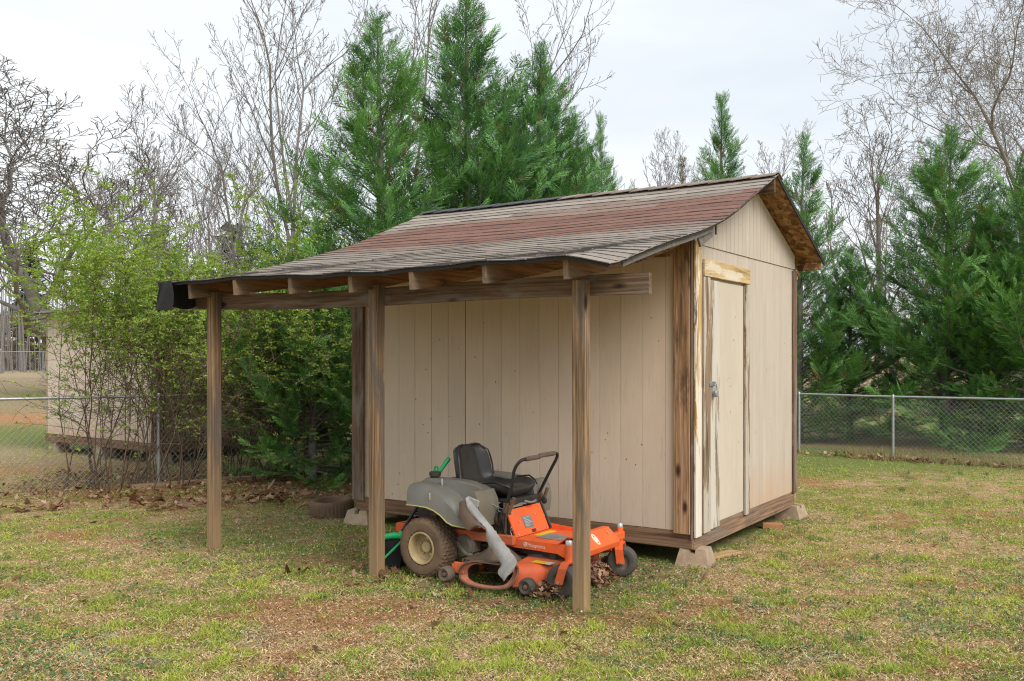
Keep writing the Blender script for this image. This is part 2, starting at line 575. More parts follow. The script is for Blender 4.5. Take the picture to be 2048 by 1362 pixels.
C_CLAY = np.array([.40, .195, .09]); C_STRAW = np.array([.60, .46, .265]); C_GREEN = np.array([.25, .29, .06])
C_DARK = np.array([.055, .095, .035]); C_MOSS = np.array([.27, .24, .05]); C_LIT = np.array([.17, .085, .045])
def lerp(a, b, m): return a*(1-m[..., None]) + b*m[..., None]
def ground_col(x, y):
    g, cl, mo, sh, li = fields(x, y)
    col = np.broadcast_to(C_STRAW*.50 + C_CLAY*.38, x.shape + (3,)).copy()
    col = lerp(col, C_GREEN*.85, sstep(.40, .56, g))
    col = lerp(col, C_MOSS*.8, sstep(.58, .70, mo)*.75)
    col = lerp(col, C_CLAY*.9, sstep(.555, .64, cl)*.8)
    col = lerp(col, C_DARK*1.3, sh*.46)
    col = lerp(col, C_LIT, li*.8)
    # far left: worn clay track, green verge, tan field
    far = sstep(12.5, 14.5, y)
    band = np.sin(y*.62 + .25*x + 1.5*fbm(x*.2, y*.2, 8, 2))
    fc = lerp(np.broadcast_to(np.array([.155, .20, .05]), col.shape).copy(), np.array([.34, .27, .15]), sstep(-.2, .5, band))
    clayw = np.exp(-((y - 13.6 - .12*(x+6))/1.1)**2) * sstep(-5.6, -7.4, x)*1.0
    clayw2 = np.exp(-((y - 24)/1.6)**2) * sstep(-4, -8, x)
    fc = lerp(fc, C_CLAY*1.15, np.clip(clayw + clayw2, 0, 1))
    fc = lerp(fc, np.array([.40, .315, .20]), sstep(30, 36, y))
    col = lerp(col, fc, far * (1 - li))
    return col

def build_ground():
    def axis(lo, hi, f0, f1, fine, grow):
        a = list(np.arange(f0, f1, fine)); d = fine; p = a[-1]
        while p < hi: d *= grow; p += d; a.append(p)
        d = fine; p = a[0]; b = []
        while p > lo: d *= grow; p -= d; b.append(p)
        return np.array(b[::-1] + a)
    xs = axis(-400, 400, -6.5, 6.5, .075, 1.09)
    ys = axis(-60, 700, 4.2, 12.5, .075, 1.07)
    X, Y = np.meshgrid(xs, ys)
    Z = ground_z(X, Y)
    near = (np.abs(X) < 14) & (Y < 26)
    Z = Z + np.where(near, (fbm(X*9, Y*9, 61, 2)-.5)*.014, 0)
    C = ground_col(X, Y)
    nx = len(xs); ny = len(ys)
    I = np.arange(nx*ny).reshape(ny, nx)
    F = np.stack([I[:-1, :-1], I[:-1, 1:], I[1:, 1:], I[1:, :-1]], -1).reshape(-1, 4)
    V = np.stack([X, Y, Z], -1).reshape(-1, 3)
    me = fast_mesh('ground', V, F, C.reshape(-1, 3), True)
    t = NT('lawn_soil')
    at = t.n('ShaderNodeAttribute', attribute_name='Col')
    v = t.coords(rand=False)
    f1 = t.noise(v, 34.0, 6, .7, .4); f2 = t.noise(v, 9.0, 5, .65, .2); f3 = t.noise(v, 120.0, 3, .6)
    c = t.mix(1.0, at.outputs['Color'], t.ramp(f2, [(.25, .72), (.75, 1.25)]), 'MULTIPLY')
    c = t.mix(t.ramp(f1, [(.52, 0.0), (.66, .65)]), c, (.34, .27, .15))
    c = t.mix(t.ramp(f1, [(.34, .85), (.45, 0.0)]), c, (.155, .078, .036))
    c = t.mix(1.0, c, t.ramp(f3, [(.25, .7), (.75, 1.3)]), 'MULTIPLY')
    t.bump(f1, .9, .03)
    t.done(c, .95, 0, .1)
    o = link_mesh('ground', me, t.m)
    o['kind'] = 'structure'
build_ground()

# ------------------------------------------------------------------ the shed with its lean-to
shed = empty('storage_shed', (SX, SY, 0), SHED_ANG)
tag(shed, 'beige wooden storage shed with shingle roof running down over an open lean-to', 'shed')
SL, SD = 3.65, 2.78                        # long wall, gable wall
RT = np.array([-1.97, -1.34, -.884, -.45, -.1, .263, .629, 1.39])
RZ = np.array([2.315, 2.428, 2.528, 2.640, 2.735, 2.856, 3.017, 3.352])
def roof_z(s, t):
    """top of the sheathing; s along the ridge to the left, t towards the back"""
    if t <= 1.39:
        z = sum(np.interp(t + d, RT, RZ) for d in (-.22, -.11, 0, .11, .22)) / 5 if t < 1.1 and t > -1.7 else np.interp(t, RT, RZ)
    else:
        z = 3.352 - .426 * (t - 1.39)
    lowm = min(1, max(0, (-.9 - t) / .9))
    sag = .062 * min(1, max(0, (.02 - s) / .28)) ** 1.1 * lowm ** 1.5
    sag += .010 * math.sin(PI * (s - .08) / .62) ** 2 * lowm ** 2 if s > 0 else 0
    z += .016 * math.exp(-((s - 3.0) / .5) ** 2) * lowm - .012 * math.exp(-((s - 1.5) / .45) ** 2) * lowm
    z += .006 * math.sin(2.1 * s + 3 * t) - .012 * math.sin(PI * min(1, max(0, s / 3.9))) * (1 - lowm)
    return float(z - sag)
def P(s, t, z): return (-s, t, z)          # shed space: x = -s, y = t
def left_edge(t): return 4.12 - .26 * min(1, max(0, (t + 1.95) / 3.34))

def box_st(mb, s0, s1, t0, t1, z0, z1, bev=.003):
    return mb.box((-max(s0, s1), min(t0, t1), z0), (-min(s0, s1), max(t0, t1), z1), bev)

# -- floor box and skirts
fl = MB(); box_st(fl, .06, SL-.06, .06, SD-.06, .15, .255)
fl.build('floor_frame', M['skirt_x'], shed)
m = MB(); box_st(m, .0, SL, -.004, .036, .122, .262, .005); m.build('skirt_board', M['skirt_x'], shed)
m = MB(); box_st(m, -.004, .036, .0365, SD, .108, .262, .005); m.build('skirt_board', M['skirt_y'], shed)
m = MB(); box_st(m, SL-.036, SL, .0365, SD, .108, .262, .005); m.build('skirt_board', M['skirt_y'], shed)
m = MB(); box_st(m, .0365, SL-.0365, SD-.036, SD, .108, .262, .005); m.build('skirt_board', M['skirt_x'], shed)

# -- front wall: backing sheet and separate planks with recessed grooves
PITCH = .2028
wf = MB(); box_st(wf, .02, SL-.02, -.0008, .05, .264, 2.70, 0)
wf = wf.build('front_wall', M['back_panel'], shed)
pk = MB(); pk.box((-(PITCH-.0036), -.0045, .266), (0, .001, 2.69), .0012)
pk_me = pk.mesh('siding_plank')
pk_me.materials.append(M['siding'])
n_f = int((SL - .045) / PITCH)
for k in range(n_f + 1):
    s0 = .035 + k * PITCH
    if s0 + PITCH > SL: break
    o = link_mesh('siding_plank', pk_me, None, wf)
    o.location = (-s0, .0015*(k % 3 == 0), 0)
for q in (5, 11):                              # sheet joints
    sj = .035 + q*PITCH - .0018
    b = MB(); b.box((-sj-.0034, -.0058, .266), (-sj+.0034, -.0004, 2.69)); b.build('sheet_joint', M['corner_dark'], wf)
# -- gable wall with the door opening
wg = MB()
wg.prism([(.02, .264), (SD-.02, .264), (SD-.02, 2.64), (1.39, 3.24), (.02, 2.66)], 0, -.05, .0008)
wg = wg.build('gable_wall', M['back_panel'], shed)
GP = .1016
D0, D1, DH = .182, 1.292, 2.347
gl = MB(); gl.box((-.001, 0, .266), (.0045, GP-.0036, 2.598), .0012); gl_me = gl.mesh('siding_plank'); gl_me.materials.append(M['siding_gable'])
t0 = .02
while t0 + GP < SD - .0:
    tc = t0 + GP*.5
    if D0 - .03 < tc < D1 + .02:
        b = MB(); b.box((-.001, t0, 2.40), (.0045, t0+GP-.0036, 2.598), .0012)
        b.build('siding_plank', M['siding_gable'], wg)
    else:
        o = link_mesh('siding_plank', gl_me, None, wg); o.location = (0, t0, 0)
    # upper panel, proud of the lower one
    za = min(3.30, roof_z(0, t0) - .035); zb = min(3.30, roof_z(0, t0+GP-.003) - .035)
    if t0 < 1.39 < t0+GP: za = zb = 3.285
    b = MB(); b.prism([(t0, 2.602), (t0+GP-.004, 2.602), (t0+GP-.004, max(zb, 2.606)), (t0, max(za, 2.606))], 0, -.001, .014)
    b.build('siding_plank', M['siding_gable'], wg)
    t0 += GP
# -- left and back walls (plain sheets with grooves)
for nm, lo, hi, ax in (('left_wall', (-SL+.012, .05, .264), (-SL+.05, SD-.02, 2.62), 1), ('back_wall', (-SL+.051, SD-.05, .264), (-.051, SD-.012, 2.62), 0)):
    b = MB(); b.box(lo, hi)
    ww = b.build(nm, M['back_panel'], shed)
    a0, a1 = lo[ax], hi[ax]
    k = a0
    while k + .05 < a1:
        e = min(k + PITCH - .008, a1)
        b = MB()
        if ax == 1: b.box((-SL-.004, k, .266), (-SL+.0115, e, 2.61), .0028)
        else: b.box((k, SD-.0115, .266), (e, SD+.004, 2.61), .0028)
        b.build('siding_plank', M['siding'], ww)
        k += PITCH

# -- corner boards
def board(name, mat, lo, hi, bev=.004, parent=shed, label=None):
    b = MB(); b.box(lo, hi, bev)
    o = b.build(name, mat, parent)
    if label: o['label'] = label
    return o
board('corner_board', M['corner_brown'], (-.155, -.030, .245), (-.012, -.0045, 2.665), .004, shed, 'weathered brown corner board with dark streaks')
board('corner_board', M['corner_dark'], (-.0115, -.024, .20), (.0035, .006, 2.655))
board('corner_board', M['peel_yellow'], (.0045, .012, .215), (.027, .135, 2.62), .004, shed, 'corner board with peeling yellow and white paint')
board('corner_board', M['corner_dark'], (-SL-.03, -.030, .225), (-SL+.125, -.0045, 2.66))
board('corner_board', M['corner_dark'], (.0045, SD-.10, .255), (.028, SD+.010, 2.585))
board('corner_board', M['peel_white'], (-.07, SD+.0105, .255), (.022, SD+.032, 2.60))
# -- door
door = board('door', M['back_panel'], (-.012, .328, .268), (.000, 1.188, 2.335), .002)
dp = [(.335, .545, 'peel_white'), (.551, .672, 'door_paint'), (.677, .848, 'door_paint'), (.853, 1.026, 'door_paint'), (1.031, 1.165, 'door_paint')]
for i, (a, b_, mt) in enumerate(dp):
    x1 = .024 if i == 0 else .013
    o = board('door_plank', M[mt], (.0005, a, .275 if i else .235), (x1, b_, 2.325), .003, door)
    if i == 0: o['label'] = 'weathered white door edge board with bare grey wood'
board('door_shadow_gap', M['corner_dark'], (.0005, 1.168, .25), (.016, 1.186, 2.33), .002, door)
board('jamb', M['peel_brown'], (.0045, .182, .225), (.030, .322, 2.343), .004)
board('jamb', M['peel_brown'], (.0045, 1.192, .235), (.032, 1.296, 2.343), .004)
board('jamb', M['corner_dark'], (.0045, .141, .23), (.022, .178, 2.46), .003)
board('lintel', M['peel_lintel'], (.0045, .180, 2.347), (.036, 1.297, 2.487), .004)
hs = MB(); hs.box((.030, .29, 1.435), (.036, .40, 1.475), .002); hs.tube([(.036, .375, 1.44), (.052, .375, 1.44), (.052, .375, 1.47), (.036, .375, 1.47)], .004, 6)
hs.build('hasp', M['brass_lock'], door, 40)
pl = MB(); pl.box((.040, .352, 1.345), (.066, .402, 1.40), .006)
pl.tube([(.052, .362, 1.395), (.052, .362, 1.435), (.052, .370, 1.45), (.052, .385, 1.45), (.052, .392, 1.435), (.052, .392, 1.395)], .0045, 8)
pl.build('padlock', M['brass_lock'], door, 40)

# -- posts of the lean-to
def post(s, t, z1, name='post', lean=(0, 0)):
    w = .0455
    n = 9; mb = MB(); rows = []
    for i in range(n):
        f = i/(n-1); z = -.05 + f*(z1+.05)
        wob = .003*math.sin(5*f + s)
        cx, cy = -s + lean[0]*f + wob, t + lean[1]*f - wob*.5
        b = .004
        rows.append([(cx-w+b, cy-w, z), (cx+w-b, cy-w, z), (cx+w, cy-w+b, z), (cx+w, cy+w-b, z), (cx+w-b, cy+w, z), (cx-w+b, cy+w, z), (cx-w, cy+w-b, z), (cx-w, cy-w+b, z)])
    vs = [p for r in rows for p in r]; fs = []
    for i in range(n-1):
        for k in range(8):
            l = (k+1) % 8
            fs.append((i*8+k, i*8+l, (i+1)*8+l, (i+1)*8+k))
    fs.append(tuple(range(8))[::-1]); fs.append(tuple(range((n-1)*8, n*8)))
    mb.add(vs, fs)
    return mb.build(name, M['post'], shed, None)
post(.11, -1.65, 2.19); post(1.92, -1.64, 2.235); post(3.80, -1.655, 2.25)
# -- beam behind the posts
bm_ = MB(); rows = []
for i in range(14):
    s = -.36 + (4.20+.36)*i/13
    dz = .012*math.sin(i*.55) - .012*math.sin(PI*i/13)
    z0, z1 = 2.088+dz+.004*s, 2.226+dz+.004*s
    rows.append([P(s, -1.602, z0), P(s, -1.602, z1), P(s, -1.562, z1), P(s, -1.562, z0)])
vs = [p for r in rows for p in r]
fs = [(i*4+k, i*4+(k+1) % 4, (i+1)*4+(k+1) % 4, (i+1)*4+k) for i in range(13) for k in range(4)] + [(0, 1, 2, 3), (52, 53, 54, 55)]
bm_.add(vs, fs); bm_.build('beam', M['beam'], shed)
# -- rafters
for k in range(7):
    s = .075 + .62*k
    a = -1.925 - .02*((k*37) % 3); n = 12
    top = [(a + (-.035 - a)*i/(n-1)) for i in range(n)]
    prof = [(t_, roof_z(s, t_) - .016) for t_ in top]
    depth = .138
    bot = [(t_, min(roof_z(s, t_) - .016 - depth, 9)) for t_ in top[::-1]]
    bot[-1] = (a + .012, prof[0][1] - .132)
    r = MB(); r.prism(prof + bot, 0, -s-.019, -s+.019)
    r.build('rafter', M['rafter'], shed)
# -- ledger on the wall under the rafters
board('ledger_board', M['rafter'], (-SL, -.0335, 2.50), (-.18, -.0305, 2.60), .0)

# -- roof sheathing, both slopes
def sheet(ts, s0f, s1f, ns, dz, th, name, mat, parent):
    g = [[P(s0f(t_) + (s1f(t_) - s0f(t_))*j/ns, t_, roof_z(s0f(t_) + (s1f(t_) - s0f(t_))*j/ns, t_) + dz) for j in range(ns+1)] for t_ in ts]
    mb = MB(); mb.grid(g, lambda i, j: (0, 0, -th))
    return mb.build(name, mat, parent)
roof = sheet(list(np.linspace(-1.955, 1.385, 34)), lambda t: -.245, lambda t: left_edge(t)-.02, 40, 0, .012, 'roof_deck', M['osb'], shed)
sheet(list(np.linspace(1.395, 2.955, 8)), lambda t: -.25, lambda t: 3.86, 10, 0, .012, 'back_roof_deck', M['osb'], shed)
# weathered board under the near rake of the lean-to, fly rafter of the far slope, ridge and eave boards
g = [[P(-.235, t_, roof_z(-.245, t_) - .013), P(-.235, t_, roof_z(-.245, t_) - .055)] for t_ in np.linspace(-1.72, -.15, 12)]
mb = MB(); mb.grid(g, lambda i, j: (-.018, 0, 0)); mb.build('rake_board', M['edge'], shed)
board('ridge_board', M['beam'], (-.6, 1.372, 3.19), (.235, 1.408, 3.325))
mb = MB(); mb.box((-.2, 2.918, 2.60), (.245, 2.938, 2.672), .002); mb.build('eave_board', M['osb'], shed)
mb = MB(); mb.box((-3.8, 2.918, 2.60), (-.21, 2.936, 2.672), .002); mb.build('eave_board', M['osb'], shed)
mb = MB(); mb.prism([(1.405, 3.185), (2.93, 2.535), (2.93, 2.575), (1.405, 3.225)], 0, -.0, .012); mb.build('gable_batten', M['osb'], shed)
# little loose flashing bits at the corner
mb = MB(); mb.prism([(-.42, 2.60), (-.10, 2.70), (-.10, 2.63), (-.36, 2.52)], 0, .20, .216); mb.build('loose_board_end', M['edge'], shed)
mb = MB(); mb.box((.18, .02, 2.66), (.186, .05, 2.74)); mb.build('loose_flashing', M['felt'], shed)
# dark felt edge on the back slope rake and a drip edge at the eaves
mb = MB(); mb.grid([[P(-.262, t_, roof_z(-.25, t_) + .022), P(-.262, t_, roof_z(-.25, t_) - .022)] for t_ in np.linspace(1.40, 3.0, 9)], lambda i, j: (-.012, 0, 0))
mb.build('rake_edge', M['felt'], shed)
mb = MB(); mb.grid([[P(s_, -1.975, roof_z(s_, -1.97) + .004), P(s_, -1.972, roof_z(s_, -1.97) - .020)] for s_ in np.linspace(-.255, 4.10, 60)], lambda i, j: (0, .010, 0))
mb.build('eave_edge', M['felt'], shed)
mb = MB(); mb.grid([[P(-.258, t_, roof_z(-.25, t_) + .006), P(-.258, t_, roof_z(-.25, t_) - .014)] for t_ in np.linspace(-1.96, 1.38, 40)], lambda i, j: (-.010, 0, 0))
mb.build('rake_edge', M['felt'], shed)
# loose roofing sheet folded down at the left end
fg = []
for i in range(9):
    t_ = -2.0 + .50*i/8
    row = []
    for j in range(7):
        f = j/6
        s_ = 4.09 + .055*math.sin(f*PI*.5) - .045*max(0, f-.5)
        z_ = roof_z(4.09, t_) + .012 - .25*f*(1-.12*i/8) + .03*f*math.sin(i*.9)
        row.append(P(s_, t_, z_))
    fg.append(row)
mb = MB(); mb.grid(fg, lambda i, j: (.006, 0, -.002)); mb.build('folded_roofing_flap', M['felt'], shed, 60)
fg = []
for i in range(5):
    z_ = 2.33 - .245*i/4
    fg.append([P(4.125 - .20*j/4 - .01*math.sin(i), -2.0 + .012*math.sin(j*1.3+i), z_ + .008*j/4*(1-i/4)) for j in range(5)])
mb = MB(); mb.grid(fg, lambda i, j: (0, .006, 0)); mb.build('folded_roofing_flap', M['felt'], shed, 60)

# -- shingles: one tab each, the 300 nearest as objects of their own
def shingle_col(ci, nC, s):
    f = ci / nC                                # 0 at the eave, 1 at the ridge
    grey = np.array([.255, .22, .188]); pale = np.array([.31, .272, .23]); red = np.array([.200, .108, .084]); dred = np.array([.172, .095, .076])
    wob = .03*math.sin(s*1.7 + ci)
    if f < .50 + wob*.4: c = grey if (ci*7) % 5 else grey*.5 + pale*.5
    elif f < .56 + wob: c = grey*.45 + red*.55
    elif f < .87 - .035*s + wob: c = red if (ci*3) % 4 else dred
    elif f < .91 - .035*s + wob: c = red*.5 + grey*.5
    else: c = pale if ci % 2 else grey
    return c * rnd.uniform(.94, 1.05)
# arc-length table of the slope
tt = np.linspace(-1.985, 1.39, 400); zz = np.array([np.interp(a, RT, RZ) for a in tt])
arc = np.concatenate([[0], np.cumsum(np.hypot(np.diff(tt), np.diff(zz)))])
EXPO = .127
nC = int(arc[-1] / EXPO)
tabs = []
for ci in range(nC + 1):
    ta = float(np.interp(ci*EXPO, arc, tt)); tb = float(np.interp(min((ci+1)*EXPO + .02, arc[-1]), arc, tt))
    s = -.268 + rnd.uniform(-.012, .006) - (ci % 2)*.1525
    while s < left_edge(ta):
        a = max(s + .003, -.272 + rnd.uniform(0, .012)); b = min(s + .3045 - .003, left_edge(ta) + rnd.uniform(-.015, .01))
        s += .3048
        if b - a < .03: continue
        lift = .0085 + rnd.uniform(-.0015, .0045); skew = rnd.uniform(-.0025, .0025)
        nseg = 3; top = []; 
        vs = []
        for j in range(nseg+1):
            q = a + (b-a)*j/nseg
            dt = rnd.uniform(-.002, .002) + skew*(j/nseg-.5)*2
            z1 = roof_z(q, ta) + lift; z2 = roof_z(q, tb) + .0035
            vs += [P(q, ta+dt, z1), P(q, tb, z2), P(q, ta+dt, z1-.0062), P(q, tb, z2-.003), P(q, ta+dt-.0004, z1), P(q, ta+dt-.0004, z1-.0062)]
        fs = []
        for j in range(nseg):
            i0, i1 = j*6, (j+1)*6
            fs += [(i0, i1, i1+1, i0+1), (i0+2, i0+3, i1+3, i1+2), (i0+4, i0+5, i1+5, i1+4)]
        fs += [(0, 1, 3, 2), (nseg*6, nseg*6+2, nseg*6+3, nseg*6+1)]
        wx, wy = shed_pt((a+b)/2, ta)
        size = 1/(wx*wx + wy*wy) * (1.6 if ta > -.3 else 1.0)
        tabs.append((size, vs, fs, shingle_col(ci, nC, (a+b)/2)))
def butt(mb):                                  # black asphalt of the cut edge, also painting the shadow line below it
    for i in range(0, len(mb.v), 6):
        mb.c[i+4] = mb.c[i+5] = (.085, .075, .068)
tabs.sort(key=lambda q: -q[0])
for size, vs, fs, c in tabs[:298]:
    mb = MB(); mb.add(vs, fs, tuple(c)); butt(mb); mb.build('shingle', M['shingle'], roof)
mb = MB()
for size, vs, fs, c in tabs[298:]: mb.add(vs, fs, tuple(c))
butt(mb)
o = mb.build('far_shingles', M['shingle'], roof); o['kind'] = 'stuff'
# back slope courses
mb = MB()
for ci in range(13):
    ta = 2.985 - ci*.117
    mb.grid([[P(-.265, ta, roof_z(0, ta) + .018), P(-.265, ta-.13, roof_z(0, max(1.392, ta-.13)) + .006)], [P(3.86, ta, roof_z(0, ta) + .018), P(3.86, ta-.13, roof_z(0, max(1.392, ta-.13)) + .006)]])
mb.c = [(.27, .23, .2)]*len(mb.v)
o = mb.build('back_shingles', M['shingle'], roof); o['kind'] = 'stuff'
# ridge caps, each piece on its own; the far-left ones newer and dark
for k in range(20):
    a = -.27 + k*.205; b = min(a + .225, 3.87)
    zt = roof_z(a, 1.39) + .026 + .002*(k % 2)
    pts = []
    mb = MB()
    g = [[P(q, 1.39+dy, zt - drop + (.006 if q == a else -.004)) for dy, drop in ((-.13, .048), (-.06, .020), (0, .004), (.06, .020), (.13, .050))] for q in (a, b)]
    mb.grid(g, lambda i, j: (0, 0, -.008))
    if a > 1.9:
        o = mb.build('ridge_cap', M['ridge'], roof)
    else:
        mb.c = [tuple(np.array([.25, .20, .165])*rnd.uniform(.8, 1.15))]*len(mb.v); o = mb.build('ridge_cap', M['shingle'], roof)

# -- concrete pier blocks, bits of board and brick, worn tyre
def pier_block(s, t, rz, label, sc=1.0):
    x, y = shed_pt(s, t)
    b, h, w = .140*sc, .150*sc, .105*sc
    ch = .024                                   # notch for the joist
    vs = []; 
    prof = [(-b, 0), (b, 0), (w, h), (ch, h), (ch, h-.035), (-ch, h-.035), (-ch, h), (-w, h)]
    mb = MB(); n = len(prof)
    def sec(y_, k): return [(px*(1 if pz < .05 else 1), y_*(1 - .35*pz/h), pz) for px, pz in prof]
    A = sec(-b, 0); B = sec(b, 0)
    mb.add(A + B, [tuple(range(n)), tuple(range(n, 2*n))[::-1]] + [(i, n+i, n+(i+1) % n, (i+1) % n) for i in range(n)])
    o = mb.build('pier_block', M['concrete'])
    o.location = (x, y, float(ground_z(x, y)) - .012); o.rotation_euler = (0, 0, rz)
    tag(o, label, 'concrete block', 'concrete blocks under the shed corners')
pier_block(.015, .10, SHED_ANG + .12, 'notched tan concrete pier block under the near corner beside the door')
pier_block(.02, SD-.02, SHED_ANG + 1.5, 'notched grey concrete pier block under the far right corner of the shed')
pier_block(SL-.04, .03, SHED_ANG + .3, 'notched tan concrete pier block under the left corner beside the worn tyre')
pier_block(SL-.06, SD-.04, SHED_ANG, 'notched concrete pier block under the hidden rear corner of the shed')
mb = MB(); mb.box((-.20, -.06, 0), (.20, .06, .022), .004)
o = mb.build('board_offcut', wood('pale_offcut_wood', (.30, .17, .08), (.46, .29, .14), (.56, .38, .20), 0, knots=False, crack=.2))
x, y = shed_pt(-.06, .50); o.location = (x, y, float(ground_z(x, y)) + .004); o.rotation_euler = (0, 0, SHED_ANG + 1.25)
tag(o, 'short pale tan board lying on the grass below the shed door', 'board')
mb = MB(); mb.box((-.1, -.045, 0), (.1, .045, .058), .006)
o = mb.build('brick', plain('loose_brick', (.36, .17, .08), .9, .2, scale=14, bump=.4))
x, y = shed_pt(-.01, 2.02); o.location = (x, y, float(ground_z(x, y)) - .004); o.rotation_euler = (0, 0, SHED_ANG + .4)
tag(o, 'loose brick peeking out under the gable skirt board', 'brick')

M['old_tyre'] = plain('dusty_tyre_rubber', (.115, .078, .052), .92, .3, (.20, .115, .06), .6, scale=8, bump=.4)
ty = empty('worn_tyre', (0, 0, 0))
R, W_ = .235, .185
prof = [(.155, .02), (.165, .005), (.20, 0), (.222, .012), (R, .035), (R+.002, .07), (R+.002, .115), (R, W_-.035), (.222, W_-.012), (.20, W_), (.17, W_-.006), (.155, W_-.03), (.150, W_*.5)]
def tread(s, i):
    return (-.006 if (s % 3 == 0) else .002) if 3 <= i <= 7 else 0
mb = MB(); mb.lathe(prof, (0, 0, 0), 'z', 108, True, tread); mb.build('tread', M['old_tyre'], ty, 30)
mb = MB(); mb.lathe([(.001, .105), (.149, .105), (.151, .100), (.001, .09)], (0, 0, 0), 'z', 32); mb.build('rim_cover', plain('pale_rim_lid', (.55, .55, .52), .5), ty, 40)
x, y = -1.93, 10.02
ty.location = (x, y, float(ground_z(x, y)) - .012); ty.rotation_euler = (.03, -.05, .3)
tag(ty, 'worn brown tyre lying flat on the ground left of the shed', 'tyre')

# ------------------------------------------------------------------ the zero-turn mower
M['orange'] = plain('mower_orange_paint', (.76, .115, .024), .48, .12, (.36, .13, .06), .42, scale=7)
M['orange_dirty'] = plain('worn_orange_deck_paint', (.62, .11, .035), .6, .15, (.26, .12, .06), .75, scale=8, bump=.2)
M['rim_dirty'] = plain('scuffed_outlet_paint', (.42, .13, .07), .75, .2, (.20, .115, .075), .8, scale=9)
M['grey_plastic'] = plain('faded_grey_plastic', (.145, .142, .128), .5, .18, (.17, .135, .08), .6, scale=5)
M['dark_plastic'] = plain('black_plastic', (.025, .024, .023), .5, .3, (.10, .07, .045), .4, scale=9)
M['vinyl'] = plain('black_seat_vinyl', (.028, .027, .026), .36, .2, (.06, .052, .044), .35, scale=6, bump=.12)
M['tyre'] = plain('mower_tyre_rubber', (.085, .06, .042), .9, .25, (.20, .12, .065), .8, scale=6, bump=.3)
M['caster_rubber'] = plain('caster_rubber', (.06, .055, .05), .8, .3, (.13, .095, .065), .5, scale=8)
M['rim'] = plain('dusty_tan_rim', (.42, .33, .17), .6, .18, (.22, .13, .06), .55, scale=7)
M['brown_cover'] = plain('dusty_belt_cover', (.115, .085, .062), .8, .2, (.19, .125, .075), .6, scale=7)
M['grey_cover'] = plain('grey_belt_cover', (.13, .13, .125), .7, .2)
M['lever'] = plain('lever_paint', (.018, .018, .02), .35, .2)
M['foam'] = plain('worn_foam_grip', (.12, .088, .068), .9, .25, scale=20, bump=.3)
M['chute'] = plain('faded_grey_chute', (.30, .295, .28), .7, .18, (.13, .115, .10), .5, scale=6)
M['chute_in'] = plain('dusty_chute_inside', (.14, .095, .068), .85, .18, scale=6)
M['rust'] = plain('rusty_steel', (.13, .075, .045), .8, .3, scale=14)
M['cast'] = plain('dusty_casting', (.19, .165, .13), .65, .3, (.10, .07, .045), .6, metal=.2, scale=9)
M['white_mark'] = plain('white_lettering', (.68, .62, .54), .6, .1)
M['sticker'] = plain('grey_sticker', (.16, .18, .19), .45, .12)
M['yellow'] = plain('yellow_sticker', (.75, .48, .03), .5, .12)
M['bolt'] = plain('zinc_bolt', (.55, .55, .52), .35, metal=.8)

MA = math.radians(-33.2 - 1.0)
MX, MY = -.4077, 7.5501
mow = empty('zero_turn_mower', (MX, MY, float(ground_z(MX, MY)) + .008), MA)
tag(mow, 'orange and grey zero-turn riding mower with black seat parked under the lean-to', 'riding mower')

def mpart(mb, name, mat, parent=None, smooth=35): return mb.build(name, mat, parent or mow, smooth)
# frame rails, cross members, rear bumper
for y in (-.27, .27):
    b = MB(); b.box((-.36, y-.022, .285), (.70, y+.022, .355), .006); mpart(b, 'frame_rail', M['orange_dirty'])
b = MB()
b.box((-.36, -.245, .30), (-.32, .245, .345), .004); b.box((.16, -.245, .29), (.22, .245, .345), .004); b.box((.62, -.245, .27), (.68, .245, .345), .004)
mpart(b, 'cross_member', M['orange_dirty'])
b = MB(); b.prism([(-.361, .27), (-.46, .27), (-.46, -.27), (-.361, -.27), (-.361, -.245), (-.437, -.245), (-.437, .245), (-.361, .245)], 2, .268, .338)
mpart(b, 'rear_bumper', M['orange'])
# engine and hydraulic drives
b = MB(); b.box((-.34, -.16, .36), (.02, .20, .52), .02); b.lathe([(.001, .14), (.15, .14), (.165, .12), (.165, .0), (.12, 0)], (-.15, .03, .52), 'z', 28)
for i in range(6): b.box((-.345, -.17+.0, .375+i*.022), (-.36+.0, .19, .385+i*.022))
mpart(b, 'engine', M['dark_plastic'])
for sg in (-1, 1):
    b = MB()
    b.box((.14, sg*.25-.07, .17), (.34, sg*.25+.07, .30), .025)
    b.lathe([(.001, -.04), (.075, -.04), (.09, -.02), (.09, .03), (.05, .05), (.001, .05)], (.25, sg*.29, .235), 'y', 18)
    b.tube([(.16, sg*.31, .29), (.22, sg*.34, .26), (.28, sg*.33, .19), (.33, sg*.30, .17)], .018, 8)
    b.box((-.06, sg*.14-.06, .15), (.10, sg*.14+.16, .29), .02)
    mpart(b, 'hydro_drive', M['cast'])
    b = MB(); b.tube([(0, sg*.10, .222), (0, sg*.36, .222)], .028, 12); b.box((-.05, sg*.30-.012, .29), (.11, sg*.30+.012, .56), .004)
    b.box((-.02, sg*.33-.01, .33), (.02, sg*.36, .54), .004)
    mpart(b, 'axle', M['rust'])
